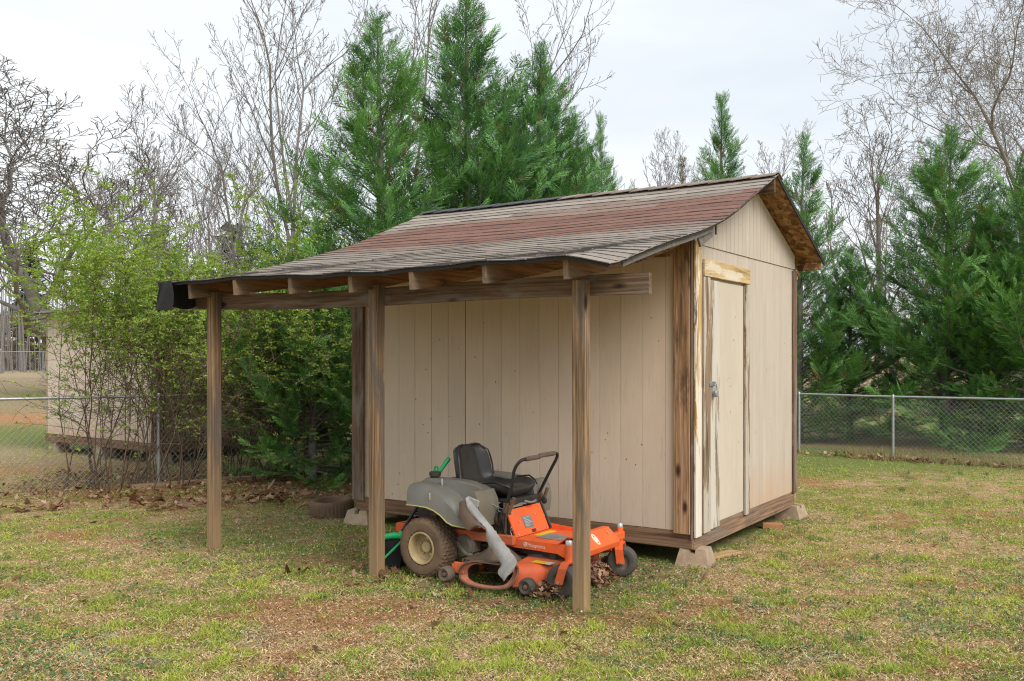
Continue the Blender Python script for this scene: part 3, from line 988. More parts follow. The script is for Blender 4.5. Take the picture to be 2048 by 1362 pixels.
# rear wheels
RW, WW = .224, .205
def rear_wheel(sg):
    w = empty('rear_wheel', (0, sg*.415, RW), 0, mow)
    if sg < 0: pass
    n = 15; prof = []
    half = WW/2
    pts = [(.125, .80), (.135, .97), (.165, 1.03), (.195, .99), (.213, .86), (.220, .70), (.2235, .48), (.2245, .24), (.2245, 0)]
    full = [(r, h*half) for r, h in pts] + [(r, -h*half) for r, h in pts[:-1][::-1]]
    seg = 144
    def lug(s, i):
        h = full[i][1]/half
        if abs(h) > .9: return 0
        ph = (s + 5*abs(h)*1.6*(1 if True else 0)) % 6
        return .0045 if ph < 3.2 else -.0045
    b = MB(); 
    # denser rows across the tread so the chevrons read
    dense = []
    for k in range(len(full)-1):
        a, c = full[k], full[k+1]
        m_ = 2 if abs(a[1]) < half*.9 else 1
        for q in range(m_): dense.append((a[0]+(c[0]-a[0])*q/m_, a[1]+(c[1]-a[1])*q/m_))
    dense.append(full[-1])
    def lug2(s, i):
        h = dense[i][1]/half
        if abs(h) > .88: return 0
        row = int((h+1)*5.0)
        ph = (s + (3 if row % 2 else 0)) % 6
        return .0055 if ph < 4 else -.006
    b.lathe(dense, (0, 0, 0), 'y', seg, False, lug2)
    b.build('tyre', M['tyre'], w, 22)
    b = MB(); o = sg*half
    b.lathe([(.128, o*.86), (.122, o*.98), (.112, o*.96), (.106, o*.70), (.100, o*.25), (.085, o*.12), (.045, o*.10), (.044, o*.34), (.036, o*.40), (.001, o*.40)], (0, 0, 0), 'y', 40)
    b.lathe([(.128, -o*.86), (.120, -o*.9), (.10, -o*.5), (.001, -o*.4)], (0, 0, 0), 'y', 30)
    b.build('rim', M['rim'], w, 30)
    for k in range(5):
        a = 2*PI*k/5 + .3
        b = MB(); b.lathe([(.001, o*.26), (.008, o*.25), (.009, o*.12)], (.066*math.cos(a), 0, .066*math.sin(a)), 'y', 8)
        b.build('lug_nut', M['bolt'], w)
    b = MB(); b.tube([(.07, o*.3, .072), (.085, o*.62, .085)], .005, 6); b.build('valve', M['dark_plastic'], w)
rear_wheel(-1); rear_wheel(1)

# grey body: fenders with the arch, tanks and shoulder
def fender(sg):
    #   x,  z crest, z arch(bottom), z inner top
    xs = [-.135, -.10, -.03, .06, .13, .20, .26, .31, .36, .42, .46]
    crest = [.688, .702, .705, .694, .676, .648, .615, .575, .515, .452, .446]
    arch = [.552, .552, .552, .548, .532, .500, .455, .437, .434, .432, .432]
    inner = [.712, .735, .738, .740, .740, .739, .736, .730, .722, .710, .690]
    rows = []
    for x, zc, za, zi in zip(xs, crest, arch, inner):
        mid = min(zi-.004, max(zc + .012, zi - .11 - .12*max(0, x-.18)))
        st = min(zc + .012, zi - .004)
        row = [(x, -.20, zi-.02), (x, -.235, zi), (x, -.330, zi), (x, -.346, zi-.010 if zi-.010 > st else st+.001), (x, -.356, st+.003), (x, -.366, st),
               (x, -.470, st), (x, -.498, zc-.004), (x, -.513, zc-.03 if zc-.03 > za+.02 else za+.012), (x, -.522, za+.006), (x, -.524, za-.010)]
        rows.append([(p[0], p[1]*(-sg), p[2]) for p in row])
    b = MB(); b.grid(rows, lambda i, j: (0, sg*-.010 if j > 6 else 0, -.012 if j <= 6 else -.004))
    # rear closing face and front shoulder
    b.add([rows[0][0], rows[0][2], rows[0][5], rows[0][7], rows[0][10], (xs[0], -sg*-.0 + sg*.20, .552)], [(0, 1, 2, 3, 4, 5)])
    o = mpart(b, 'fender', M['grey_plastic'], None, 28)
    # yellowish lower lip
    b = MB(); b.tube([(x-.0, sg*.525, za-.006) for x, za in zip(xs, arch)], .0065, 6)
    b.build('lip', plain('sun_bleached_lip', (.34, .29, .11), .6, .2), o, 60)
    for x, z, y in ((.09, .625, .517), (.10, .722, .380)):
        b = MB(); b.box((x-.008, sg*y-.006, z-.028), (x+.008, sg*y+.008, z+.028), .004)
        b.build('latch_slot', M['bolt'], o)
    return o
fd = fender(-1)
fd2 = fender(1)
# shoulder pods in front of the fenders, carrying the levers
for sg in (-1, 1):
    b = MB()
    b.prism([(.44, .43), (.46, .695), (.50, .690), (.535, .62), (.545, .55), (.53, .43)], 1, sg*.50, sg*.25)
    o = mpart(b, 'side_console', M['grey_plastic'], None, 30)
    b = MB(); b.box((.515, sg*.505-.004, .56), (.535, sg*.505+.004, .60), .002); b.build('console_badge', M['chute'], o)
b = MB(); b.box((-.132, -.198, .56), (-.10, .198, .70), .012); b.box((-.10, -.198, .685), (.05, .198, .705), .006); mpart(b, 'rear_panel', M['grey_plastic'])
# filler cap
b = MB(); b.lathe([(.001, .042), (.04, .042), (.046, .036), (.046, .012), (.035, .0), (.03, -.02)], (-.045, -.285, .742), 'z', 20); mpart(b, 'filler_cap', M['dark_plastic'])
# seat platform, dark pan
b = MB(); b.box((.04, -.195, .56), (.62, .195, .605), .012); b.box((.02, -.22, .605), (.12, -.14, .66), .01); mpart(b, 'seat_platform', M['dark_plastic'])
b = MB(); b.box((.0, -.24, .700), (.10, -.19, .716), .004); mpart(b, 'red_latch', plain('red_latch', (.5, .05, .03), .5))
b = MB()
for y in (-.10, .10):
    b.tube([(.14+.05*math.cos(a*.9)*.3, y + .022*math.cos(a), .60+.004*a) for a in [k*.6 for k in range(14)]], .005, 5)
mpart(b, 'seat_spring', M['rust'])

# bucket seat
def seat():
    prof = [(.050, .978, .085), (.052, .972, .135), (.058, .950, .172), (.066, .915, .198), (.080, .86, .212), (.095, .80, .218), (.112, .74, .222), (.135, .695, .226), (.175, .668, .232), (.235, .662, .240), (.32, .668, .246), (.42, .682, .246), (.50, .694, .238), (.56, .694, .215), (.60, .672, .175)]
    n = len(prof); NJ = 17
    out = []; back = []
    for i, (x, z, w) in enumerate(prof):
        a = prof[max(0, i-1)]; c = prof[min(n-1, i+1)]
        tx, tz = c[0]-a[0], c[1]-a[1]; L = math.hypot(tx, tz); tx /= L; tz /= L
        nx, nz = -tz, tx                       # towards the sitter
        row = []; brow = []
        for j in range(NJ):
            f = -1 + 2*j/(NJ-1)
            lift = .058*max(0, abs(f)-.45)**1.5/.55**1.5*(1.0 if 2 < i < n-2 else .55)
            if abs(f) > .93: lift -= .012
            if i in (3, 4, 5): lift += .010*abs(f)
            rib = -.006*math.exp(-((abs(f)-.5)/.07)**2)
            top = .0
            row.append((x + nx*(lift+rib), f*w, z + nz*(lift+rib)))
            th = (.062 + (.022 if i > 7 else 0))*(1-.45*abs(f)**4) - lift*.55
            brow.append((x - nx*th*1.0, f*w*.965, z - nz*th))
        out.append(row); back.append(brow)
    b = MB()
    # single closed skin: front grid + back grid + rims
    ni, nj = n, NJ
    V = [p for r in out for p in r] + [p for r in back for p in r]; N = ni*nj
    Fs = [(i*nj+j, i*nj+j+1, (i+1)*nj+j+1, (i+1)*nj+j) for i in range(ni-1) for j in range(nj-1)]
    Fs += [(N+q[3], N+q[2], N+q[1], N+q[0]) for q in list(Fs)]
    for i in range(ni-1):
        for j in (0, nj-1):
            Fs.append((i*nj+j, (i+1)*nj+j, N+(i+1)*nj+j, N+i*nj+j))
    for j in range(nj-1):
        for i in (0, ni-1):
            Fs.append((i*nj+j, i*nj+j+1, N+i*nj+j+1, N+i*nj+j))
    b.add(V, Fs)
    o = mpart(b, 'seat', M['vinyl'], None, 80)
    md = o.modifiers.new('soft', 'SUBSURF'); md.levels = 2; md.render_levels = 2
    # piping round the edge
    rim = [out[i][0] for i in range(n-1, -1, -1)] + out[0][1:-1] + [out[i][-1] for i in range(n)]
    b = MB(); b.tube(rim, .007, 6); b.build('piping', M['vinyl'], o, 60)
seat()

# drive levers
def bez(pts, k=5):
    """Catmull-Rom through the points"""
    out = []; n = len(pts); pv = [Vector(p) for p in pts]
    for i in range(n-1):
        p0 = pv[max(0, i-1)]; p1 = pv[i]; p2 = pv[i+1]; p3 = pv[min(n-1, i+2)]
        for q in range(k):
            t = q/k
            out.append(.5*((2*p1) + (p2-p0)*t + (2*p0-5*p1+4*p2-p3)*t*t + (3*p1-p0-3*p2+p3)*t**3))
    out.append(pv[-1])
    return out
for pts, gr, bk in (
    ([(.635, -.30, .545), (.665, -.30, .640), (.700, -.30, .747), (.712, -.30, .83), (.735, -.295, .885), (.762, -.27, .921), (.775, -.225, .927), (.779, -.05, .930)], ((.771, -.24, .926), (.780, -.035, .931)), (.655, -.30)),
    ([(.530, .30, .545), (.575, .30, .635), (.625, .30, .725), (.681, .30, .823), (.712, .30, .875), (.726, .295, .912), (.722, .26, .926), (.715, .06, .925)], ((.722, .262, .926), (.714, .045, .925)), (.57, .30))):
    b = MB(); b.tube(bez(pts), .0125, 10); o = mpart(b, 'drive_lever', M['lever'], None, 60)
    b = MB(); a, c = Vector(gr[0]), Vector(gr[1]); b.tube([a, a*.9+c*.1, a*.5+c*.5, a*.1+c*.9, c], [.014, .0185, .0185, .0185, .014], 12); b.build('foam_grip', M['foam'], o, 60)
    b = MB(); x, y = bk; b.box((x-.03, y-.012, .52), (x+.01, y+.012, .60), .003); b.tube([(x+.02, y-.012, .52), (x+.07, y-.012, .645)], .014, 8); b.build('lever_bracket', M['rust'], o, 40)

# front leg panel (slanted orange plate) and dark box behind it
def slab(c4, th, name, mat, parent=None):
    c4 = [Vector(p) for p in c4]; nrm = (c4[1]-c4[0]).cross(c4[3]-c4[0]).normalized()
    b = MB(); b.grid([[c4[0], c4[1]], [c4[3], c4[2]]], lambda i, j: nrm*th)
    return mpart(b, name, mat, parent, None)
leg = slab([(.600, -.232, .530), (.600, .232, .530), (.690, .232, .335), (.690, -.232, .335)], .012, 'leg_panel', M['orange'])
def on_leg(y, f): return Vector((.600+.09*f, y, .530-.195*f))
LN = Vector((.195, 0, .09)).normalized()
def leg_patch(y0, y1, f0, f1, name, mat, off=.0035):
    q = [on_leg(y0, f0)+LN*off, on_leg(y1, f0)+LN*off, on_leg(y1, f1)+LN*off, on_leg(y0, f1)+LN*off]
    b = MB(); b.grid([[q[0], q[1]], [q[3], q[2]]], lambda i, j: -LN*.002); return b.build(name, mat, leg)
leg_patch(-.075, .045, .33, .78, 'instruction_sticker', M['sticker'])
for k in range(7):
    f = .38 + k*.052
    leg_patch(-.062, .035 - .05*((k*3) % 4)/3, f, f+.014, 'sticker_text', plain('pale_print', (.42, .45, .46), .6) if k == 0 else bpy.data.materials['pale_print'], .0045)
leg_patch(-.005, .045, .86, .97, 'red_switch', plain('dark_red_switch', (.09, .02, .02), .5), .006)
for y, f in ((-.19, .13), (.19, .10), (-.13, .50), (.10, .36), (-.20, .93), (.20, .93)):
    c = on_leg(y, f) + LN*.004
    b = MB(); b.tube([c-LN*.004, c+LN*.006], .009, 8); b.build('bolt', M['bolt'], leg)
b = MB(); b.box((.545, -.245, .345), (.598, .245, .525), .004); b.prism([(.598, .525), (.598, .345), (.685, .345)], 1, -.228, -.222); b.prism([(.598, .525), (.598, .345), (.685, .345)], 1, .222, .228)
mpart(b, 'control_box', M['dark_plastic'])
b = MB(); b.tube(bez([(.60, .245, .54), (.64, .245, .46), (.70, .246, .34)]), .011, 8); b.lathe([(.001, -.02), (.024, -.016), (.028, 0), (.02, .016), (.001, .02)], (.62, .27, .545), 'y', 12)
mpart(b, 'panel_edge_trim', M['dark_plastic'])
# wiring and hoses hanging on the near side
b = MB()
rr = random.Random(3)
for k in range(9):
    x0 = .50 + .014*k; b.tube(bez([(x0, -.26-.01*rr.random(), .535), (x0+.02*rr.uniform(-1, 1), -.285-.02*rr.random(), .47), (x0+.03*rr.uniform(-1, 1), -.27, .41), (x0+.02*rr.uniform(-1, 1), -.265, .355)], 4), .0045 if k % 2 else .007, 6)
mpart(b, 'wiring', M['dark_plastic'])
b = MB(); b.tube([(.50+.011*k*.8, -.275+.014*math.cos(k*1.25), .535+.014*math.sin(k*1.25)) for k in range(17)], .0045, 6); b.tube(bez([(.47, -.36, .62), (.54, -.33, .585), (.60, -.27, .545), (.64, -.2, .55)]), .0035, 5)
b.tube(bez([(.50, -.1, .57), (.58, -.05, .585), (.64, .05, .56), (.60, .18, .565)]), .009, 7); b.tube(bez([(.5, -.2, .575), (.6, -.12, .57), (.62, .0, .555)]), .007, 7)
mpart(b, 'coiled_cable', M['sticker'])
b = MB(); b.box((.555, -.262, .35), (.615, -.248, .52), .004); mpart(b, 'battery_cover', plain('olive_cover', (.07, .072, .05), .8, .3))
b = MB(); b.tube(bez([(.655, -.262, .40), (.668, -.268, .42), (.675, -.266, .40), (.66, -.264, .385), (.676, -.262, .34)]), .003, 5); mpart(b, 'loose_clip', M['bolt'])

# foot platform with skirts, front ramp, front axle beam
b = MB()
b.box((.692, -.245, .318), (1.12, .245, .332), .003)
b.prism([(.692, .332), (.692, .268), (.90, .266), (1.06, .262), (1.22, .205), (1.255, .215), (1.235, .30), (1.12, .332)], 1, -.257, -.246)
b.prism([(.60, .345), (.60, .275), (.691, .268), (.691, .345)], 1, -.257, -.246)
b.prism([(.66, .375), (.66, .268), (.90, .266), (1.06, .262), (1.20, .215), (1.235, .22), (1.235, .33), (1.12, .355), (.9, .36)], 1, .246, .257)
plat = mpart(b, 'foot_platform', M['orange'], None, 20)
b = MB(); b.prism([(.80, .3335), (1.02, .3335), (1.02, .3365), (.80, .3365)], 1, -.14, .06); b.build('tread_pad', plain('worn_grey_tread', (.22, .19, .17), .85, .25, scale=16), plat)
b = MB(); b.box((.735, -.06, .3325), (.795, .17, .3345)); b.build('warning_sticker', M['yellow'], plat)
# ramp: rises to a ridge, then slopes down forward
b = MB()
b.grid([[(1.07, -.262, .336), (1.07, .262, .336)], [(1.15, -.262, .396), (1.15, .262, .396)], [(1.20, -.262, .398), (1.20, .262, .398)], [(1.30, -.262, .300), (1.30, .262, .300)], [(1.292, -.262, .27), (1.292, .262, .27)]], lambda i, j: (-.004, 0, -.010))
ramp = mpart(b, 'front_ramp', M['orange'], None, 20)
RN = Vector((.098, 0, .10)).normalized()
def on_ramp(y, f): return Vector((1.20+.10*f, y, .398-.098*f)) + RN*.003
q0 = on_ramp(-.03, .5)
ring = []
for a in range(20):
    th = 2*PI*a/20
    ring.append(q0 + Vector((0, 1, 0))*(.022*math.cos(th)) + Vector((.1, 0, -.098)).normalized()*(.045*math.sin(th)))
b = MB(); b.tube(ring, .0055, 5, closed=True); b.build('crown_badge', M['white_mark'], ramp)
b = MB()
for dy in (-.008, 0, .008): b.tube([q0+Vector((0, dy, 0))+Vector((.1, 0, -.098))*.16, q0+Vector((0, dy*1.3, 0))-Vector((.1, 0, -.098))*.14], .003, 5)
b.build('crown_badge', M['white_mark'], ramp)
for y in (.18, -.2): 
    c = on_ramp(y, .35); b = MB(); b.tube([c, c+RN*.006], .009, 8); b.build('bolt', M['bolt'], ramp)
b = MB(); b.box((1.205, -.42, .285), (1.26, .42, .345), .006); b.box((1.10, -.25, .25), (1.17, .25, .31), .004)
mpart(b, 'front_axle_beam', M['orange'])
b = MB(); b.box((.98, -.24, .20), (1.04, .24, .262), .004); b.box((.70, -.2, .215), (.98, -.17, .255), .004); b.box((.70, .17, .215), (.98, .2, .255), .004)
mpart(b, 'deck_hanger', M['dark_plastic'])
# casters
for sg in (-1, 1):
    c = empty('front_caster', (1.245 if sg < 0 else 1.225, sg*.40, 0), (.06 if sg < 0 else .30), mow)
    b = MB(); b.tube([(0, 0, .258), (0, 0, .372)], .027, 14); b.build('spindle_tube', M['orange'], c, 40)
    b = MB(); b.lathe([(.001, .405), (.021, .404), (.025, .398), (.025, .372), (.001, .372)], (0, 0, 0), 'z', 14); b.build('spindle_cap', M['bolt'], c, 40)
    xo = -.045 if sg < 0 else .02
    def yoke_sec(y): return y
    b = MB()
    outer = [(-.078, .105), (-.078, .215), (-.055, .258), (.055, .258), (.078, .215), (.078, .105)]
    inner = [(.066, .105), (.066, .210), (.048, .246), (-.048, .246), (-.066, .210), (-.066, .105)]
    poly = outer + inner
    n = len(poly); V = []
    for x_ in (-.03, .03):
        for y_, z_ in poly:
            sh = xo*(1 - (z_-.105)/.153); V.append((x_ + sh, y_, z_))
    Fs = [(i, (i+1) % n, n+(i+1) % n, n+i) for i in range(n)]
    for base in (0, n):
        for i in range(5): Fs.append((base+i, base+i+1, base+n-2-i, base+n-1-i))
    b.add(V, Fs); b.build('yoke', M['orange'], c)
    b = MB(); b.lathe([(.062, -.050), (.085, -.057), (.105, -.050), (.115, -.028), (.1165, 0), (.115, .028), (.105, .050), (.085, .057), (.062, .050)], (xo, 0, .1165), 'y', 36); b.build('tyre', M['caster_rubber'], c, 40)
    b = MB(); b.lathe([(.064, -.047), (.055, -.03), (.028, -.028), (.026, -.056), (.001, -.056)], (xo, 0, .1165), 'y', 24); b.lathe([(.064, .047), (.055, .03), (.028, .028), (.026, .056), (.001, .056)], (xo, 0, .1165), 'y', 24); b.build('hub', M['cast'], c, 40)
    b = MB(); b.tube([(xo, -.086, .1165), (xo, .086, .1165)], .010, 8); b.build('axle_bolt', M['bolt'], c, 40)

# cutting deck: pressed shell, open at the near side where the chute was torn off
def deck():
    prof_top = [(.34, -.30), (.335, .30), (.40, .43), (.55, .49), (.85, .49), (1.02, .42), (1.10, .28), (1.125, .05), (1.12, -.20), (1.06, -.38), (.94, -.49), (.86, -.53)]
    cx, cy = .74, 0
    lv = [(1.0, .055), (1.0, .13), (.985, .172), (.94, .196), (.86, .205), (.0, .208)]
    b = MB(); n = len(prof_top)
    fine = bez([(p[0], p[1], 0) for p in prof_top], 4); n = len(fine)
    rows = [[(cx+(p.x-cx)*k, cy+(p.y-cy)*k, z + .02*(p.x-.74)*(1 if k > 0 else 0)) for p in fine] for k, z in lv]
    b.grid(rows)
    o = mpart(b, 'mower_deck', M['orange_dirty'], None, 45)
    # rolled lower lip
    b = MB(); b.tube([(p.x, p.y, .055+.02*(p.x-.74)) for p in fine], .009, 6); b.build('lower_lip', M['orange_dirty'], o, 60)
    # hoop that frames the side outlet
    hoop = [(.385, -.53, .075), (.400, -.54, .125), (.455, -.545, .172), (.53, -.53, .192), (.62, -.50, .198), (.72, -.48, .205), (.83, -.50, .208), (.905, -.53, .185), (.905, -.57, .115), (.86, -.60, .062), (.76, -.615, .040), (.64, -.61, .032), (.52, -.595, .034), (.42, -.56, .050)]
    hp = bez(hoop + [hoop[0]], 5)[:-1]
    inn = [Vector((.655, p.y, .112)) + (Vector((p.x, 0, p.z)) - Vector((.655, 0, .112)))*.80 for p in hp]
    for p in inn: p.y += .02
    b = MB(); m_ = len(hp)
    V = [tuple(p) for p in hp] + [tuple(p) for p in inn] + [(p.x, p.y+.012, p.z) for p in hp] + [(p.x, p.y+.012, p.z) for p in inn]
    Fs = []
    for i in range(m_):
        j = (i+1) % m_
        Fs += [(i, j, m_+j, m_+i), (2*m_+i, 3*m_+i, 3*m_+j, 2*m_+j), (i, 2*m_+i, 2*m_+j, j), (m_+i, m_+j, 3*m_+j, 3*m_+i)]
    b.add(V, Fs); b.build('outlet_rim', M['rim_dirty'], o, 40)
    b = MB(); b.tube(hp, .0085, 7, closed=True); b.build('outlet_bead', M['rust'], o, 60)
    b = MB(); b.prism([(.36, -.27), (.41, -.50), (.50, -.53), (.88, -.52), (.90, -.27)], 2, .188, .194); b.build('deck_plate', M['brown_cover'], o)  # plate added to block light and darken the outlet inside
    b = MB(); b.prism([(.36, -.27), (.385, -.50), (.395, -.50), (.37, -.27)], 2, .05, .19); b.build('deck_plate', M['rust'], o)
    # blade and spindle seen through the outlet
    b = MB(); b.box((.46, -.33, .085), (.86, -.28, .092), .002, Matrix.Translation((0, 0, 0)) @ Matrix.Translation((.66, -.305, 0)) @ Matrix.Rotation(.6, 4, 'Z') @ Matrix.Translation((-.66, .305, 0)))
    b.lathe([(.001, .06), (.022, .065), (.024, .10), (.05, .115), (.05, .20)], (.66, -.32, 0), 'z', 16)
    b.build('blade', M['rust'], o, 40)
    b = MB(); b.grid([[(.40, -.2, .05), (.92, -.2, .05)], [(.40, -.2, .2), (.92, -.2, .2)]], lambda i, j: (0, .01, 0)); b.build('inner_baffle', M['rust'], o)
    # belt covers
    def frustum(c, r0, r1, z0, z1, seg, name, mat, sq=1.0):
        b = MB(); V = []
        for r, z in ((r0*1.04, z0-.012), (r0*1.04, z0), (r0, z0), (r1, z1-.012), (r1*.94, z1), (.001, z1)):
            for k in range(seg):
                a = 2*PI*k/seg + .2; V.append((c[0]+r*math.cos(a)*sq, c[1]+r*math.sin(a), z))
        Fs = [(i*seg+k, i*seg+(k+1) % seg, (i+1)*seg+(k+1) % seg, (i+1)*seg+k) for i in range(5) for k in range(seg)]
        b.add(V, Fs); return b.build(name, mat, o, 25)
    frustum((.60, -.335), .165, .085, .195, .268, 8, 'belt_cover', M['brown_cover'], 1.1)
    frustum((.60, .30), .165, .085, .205, .268, 8, 'belt_cover', M['brown_cover'], 1.1)
    frustum((.86, -.09), .14, .09, .208, .262, 8, 'belt_cover', M['grey_cover'], 1.1)
    b = MB(); b.prism([(.40, .135), (.45, .16), (.56, .165), (.60, .205), (.44, .20), (.395, .165)], 1, -.50, -.44); b.build('deck_shoulder', M['brown_cover'], o)
    b = MB(); b.box((.93, -.40, .212), (1.04, -.33, .2155)); b.build('warning_sticker', M['yellow'], o)
    b = MB(); b.box((1.0405, -.40, .2135), (1.09, -.33, .2165)); b.build('warning_sticker', M['white_mark'], o)
    b = MB(); b.box((.33, -.53, .085), (.42, -.505, .165), .004); b.box((.31, -.53, .10), (.335, -.49, .15), .003); b.build('wheel_bracket', M['orange_dirty'], o)
    # anti-scalp wheels
    for x, y in ((.30, -.575), (1.005, -.56), (.36, .5), (1.12, .40)):
        w = MB(); w.lathe([(.026, -.034), (.045, -.042), (.056, -.030), (.060, 0), (.056, .030), (.045, .042), (.026, .034), (.024, -.030)], (x, y, .082), 'y', 28, True)
        wo = w.build('gauge_wheel', M['brown_cover'] if x < .9 else M['caster_rubber'], o, 40)
    for x, y in ((.30, -.575), (1.005, -.56)):
        w = MB(); w.tube([(x, y-.03, .082), (x, y+.08, .082)], .012, 8); w.lathe([(.001, -.042), (.014, -.040), (.018, -.028), (.024, -.024)], (x, y, .082), 'y', 10); w.build('wheel_bolt', M['rust'], o, 40)
    return o
dk = deck()

# torn plastic discharge chute, twisted up against the fender
def strip(A, B, name, mat, parent, th=.007, k=5, bulge=0.0):
    a = bez(A, k); b_ = bez(B, k)
    n = min(len(a), len(b_)); NJ = 6
    a = [a[int(i*(len(a)-1)/(n-1))] for i in range(n)]; b_ = [b_[int(i*(len(b_)-1)/(n-1))] for i in range(n)]
    g = []
    for i in range(n):
        row = []
        for j in range(NJ):
            f = j/(NJ-1); p = a[i]*(1-f) + b_[i]*f
            p = p + Vector((0, -bulge*math.sin(PI*f) + .003*math.sin(i*1.7+j*2), .002*math.sin(i*2.3)))
            row.append(tuple(p))
        g.append(row)
    b = MB(); b.grid(g, lambda i, j: (0, th, -.002))
    return mpart(b, name, mat, parent, 50)
chute = strip([(.455, -.545, .640), (.482, -.565, .575), (.583, -.575, .500), (.650, -.575, .450), (.672, -.575, .352), (.740, -.58, .285), (.800, -.59, .218), (.785, -.61, .160), (.850, -.625, .112)],
              [(.465, -.525, .662), (.520, -.535, .607), (.632, -.54, .506), (.695, -.54, .452), (.745, -.545, .405), (.795, -.55, .360), (.865, -.56, .300), (.922, -.575, .248), (.905, -.60, .185)], 'discharge_chute', M['chute'], None, .008, 5, .018)
strip([(.384, -.535, .612), (.392, -.545, .565), (.408, -.555, .505), (.450, -.57, .455), (.497, -.575, .422), (.55, -.578, .448), (.60, -.577, .462), (.648, -.576, .448)],
      [(.456, -.546, .640), (.465, -.553, .615), (.483, -.566, .575), (.520, -.57, .548), (.560, -.573, .518), (.595, -.575, .494), (.625, -.575, .472), (.652, -.575, .450)], 'inner_face', M['chute_in'], chute, .008, 5, .01)
b = MB(); b.box((.45, -.535, .60), (.56, -.515, .652), .006, Matrix.Translation((.5, -.52, .63)) @ Matrix.Rotation(.25, 4, 'Y') @ Matrix.Translation((-.5, .52, -.63))); mpart(b, 'chute_bracket', M['chute'])
# maker's lettering on the platform skirt
def lettering(txt, size, mat, parent, loc, rot, sx=1.0):
    cu = bpy.data.curves.new('lettering', 'FONT'); cu.body = txt; cu.size = size; cu.extrude = .0006; cu.resolution_u = 3
    tmp = bpy.data.objects.new('tmp', cu); COL.objects.link(tmp)
    bpy.context.view_layer.update()
    me = bpy.data.meshes.new_from_object(tmp.evaluated_get(bpy.context.evaluated_depsgraph_get()))
    bpy.data.objects.remove(tmp); bpy.data.curves.remove(cu)
    me.materials.clear()
    o = link_mesh('lettering', me, mat, parent); o.location = loc; o.rotation_euler = rot; o.scale = (sx, 1, 1)
    return o
lettering('Husqvarna', .042, M['white_mark'], plat, (.805, -.2585, .288), (PI/2, .03, 0), .86)
ring = [(.786+.012*math.cos(2*PI*a/14), -.259, .302+.015*math.sin(2*PI*a/14)) for a in range(14)]
b = MB(); b.tube(ring, .003, 5, closed=True); b.tube([(.786, -.259, .296), (.786, -.259, .310)], .003, 5); b.build('crown_mark', M['white_mark'], plat)

# ------------------------------------------------------------------ green broom and a second tool behind the mower
M['green_plastic'] = plain('green_plastic', (.018, .36, .13), .38, .1)
M['bristle'] = plain('black_bristles', (.012, .012, .014), .8, .3, scale=60)
def mw(x, y, z):
    c, s = math.cos(MA), math.sin(MA)
    return Vector((MX + x*c - y*s, MY + x*s + y*c, z))
br = empty('broom', tuple(mw(-.42, -.42, 0)))
o0 = br.location
def L_(v): return Vector(v) - Vector(o0)
tag(br, 'green headed broom with black pole and green grip leaning behind the mower wheel', 'broom')
h0 = mw(-.308, -.40, .275); g0 = mw(-.124, -.18, .72); g1 = mw(-.055, -.10, .862)
b = MB(); b.tube([L_(h0), L_(g0)], .0125, 10); b.build('pole', M['lever'], br, 60)
d = (g1-g0).normalized()
b = MB(); b.tube([L_(g0-d*.01), L_(g0+d*.02), L_(g0+d*.10), L_(g1), L_(g1+d*.012)], [.014, .019, .017, .019, .010], 12); b.build('grip', M['green_plastic'], br, 60)
# head: sloping bar with a ribbed triangle, bristles fanning below
hx = [mw(-.455, -.44, .215), mw(-.44, -.43, .245), mw(-.36, -.41, .262), mw(-.28, -.385, .262), mw(-.262, -.38, .235)]
b = MB(); b.tube([L_(p) for p in hx], [.012, .024, .026, .024, .012], 10)
b.tube([L_(mw(-.31, -.40, .262)), L_(h0 + d*.03)], [.024, .016], 10)
b.tube([L_(mw(-.435, -.455, .225)), L_(mw(-.415, -.475, .08))], .010, 7); b.tube([L_(mw(-.415, -.475, .08)), L_(mw(-.285, -.405, .225))], .010, 7)
b.build('broom_head', M['green_plastic'], br, 50)
b = MB()
g = []
for i in range(7):
    f = i/6; row = []
    for j in range(9):
        q = j/8
        top = mw(-.455+.19*q, -.445+.06*q, .225+.01*q); bot = mw(-.56+.24*q, -.46+.07*q, .012)
        row.append(tuple(L_(top*(1-f) + bot*f)))
    g.append(row)
b.grid(g, lambda i, j: (.03+.02*i/6, .035+.02*i/6, 0)); b.build('bristles', M['bristle'], br)
# second tool: only its looped green handle end shows over the fender
tl = empty('long_handled_dustpan', tuple(mw(-.46, .05, 0)))
o0 = tl.location
tag(tl, 'small looped green handle end showing just above the black filler cap of the mower', 'dustpan')
a0 = mw(-.40, -.02, .05); a1 = mw(-.30, .0, .70)
b = MB(); b.tube([L_(a0), L_(a1)], .011, 10); b.build('pole', M['lever'], tl, 60)
b = MB(); b.tube([L_(a1), L_(a1*.6+mw(-.27, 0, .75)*.4), L_(mw(-.275, 0, .742))], [.012, .016, .015], 10)
b.tube([L_(mw(-.262+.018*math.cos(k*PI/6), 0, .757+.020*math.sin(k*PI/6))) for k in range(12)], .0075, 6, closed=True); b.build('grip', M['green_plastic'], tl, 60)
b = MB(); b.grid([[L_(mw(-.53, -.12, .004)), L_(mw(-.53, .1, .004))], [L_(mw(-.40, -.12, .012)), L_(mw(-.40, .1, .012))], [L_(mw(-.38, -.12, .12)), L_(mw(-.38, .1, .12))]], lambda i, j: (0, 0, .006)); b.build('pan', M['green_plastic'], tl)

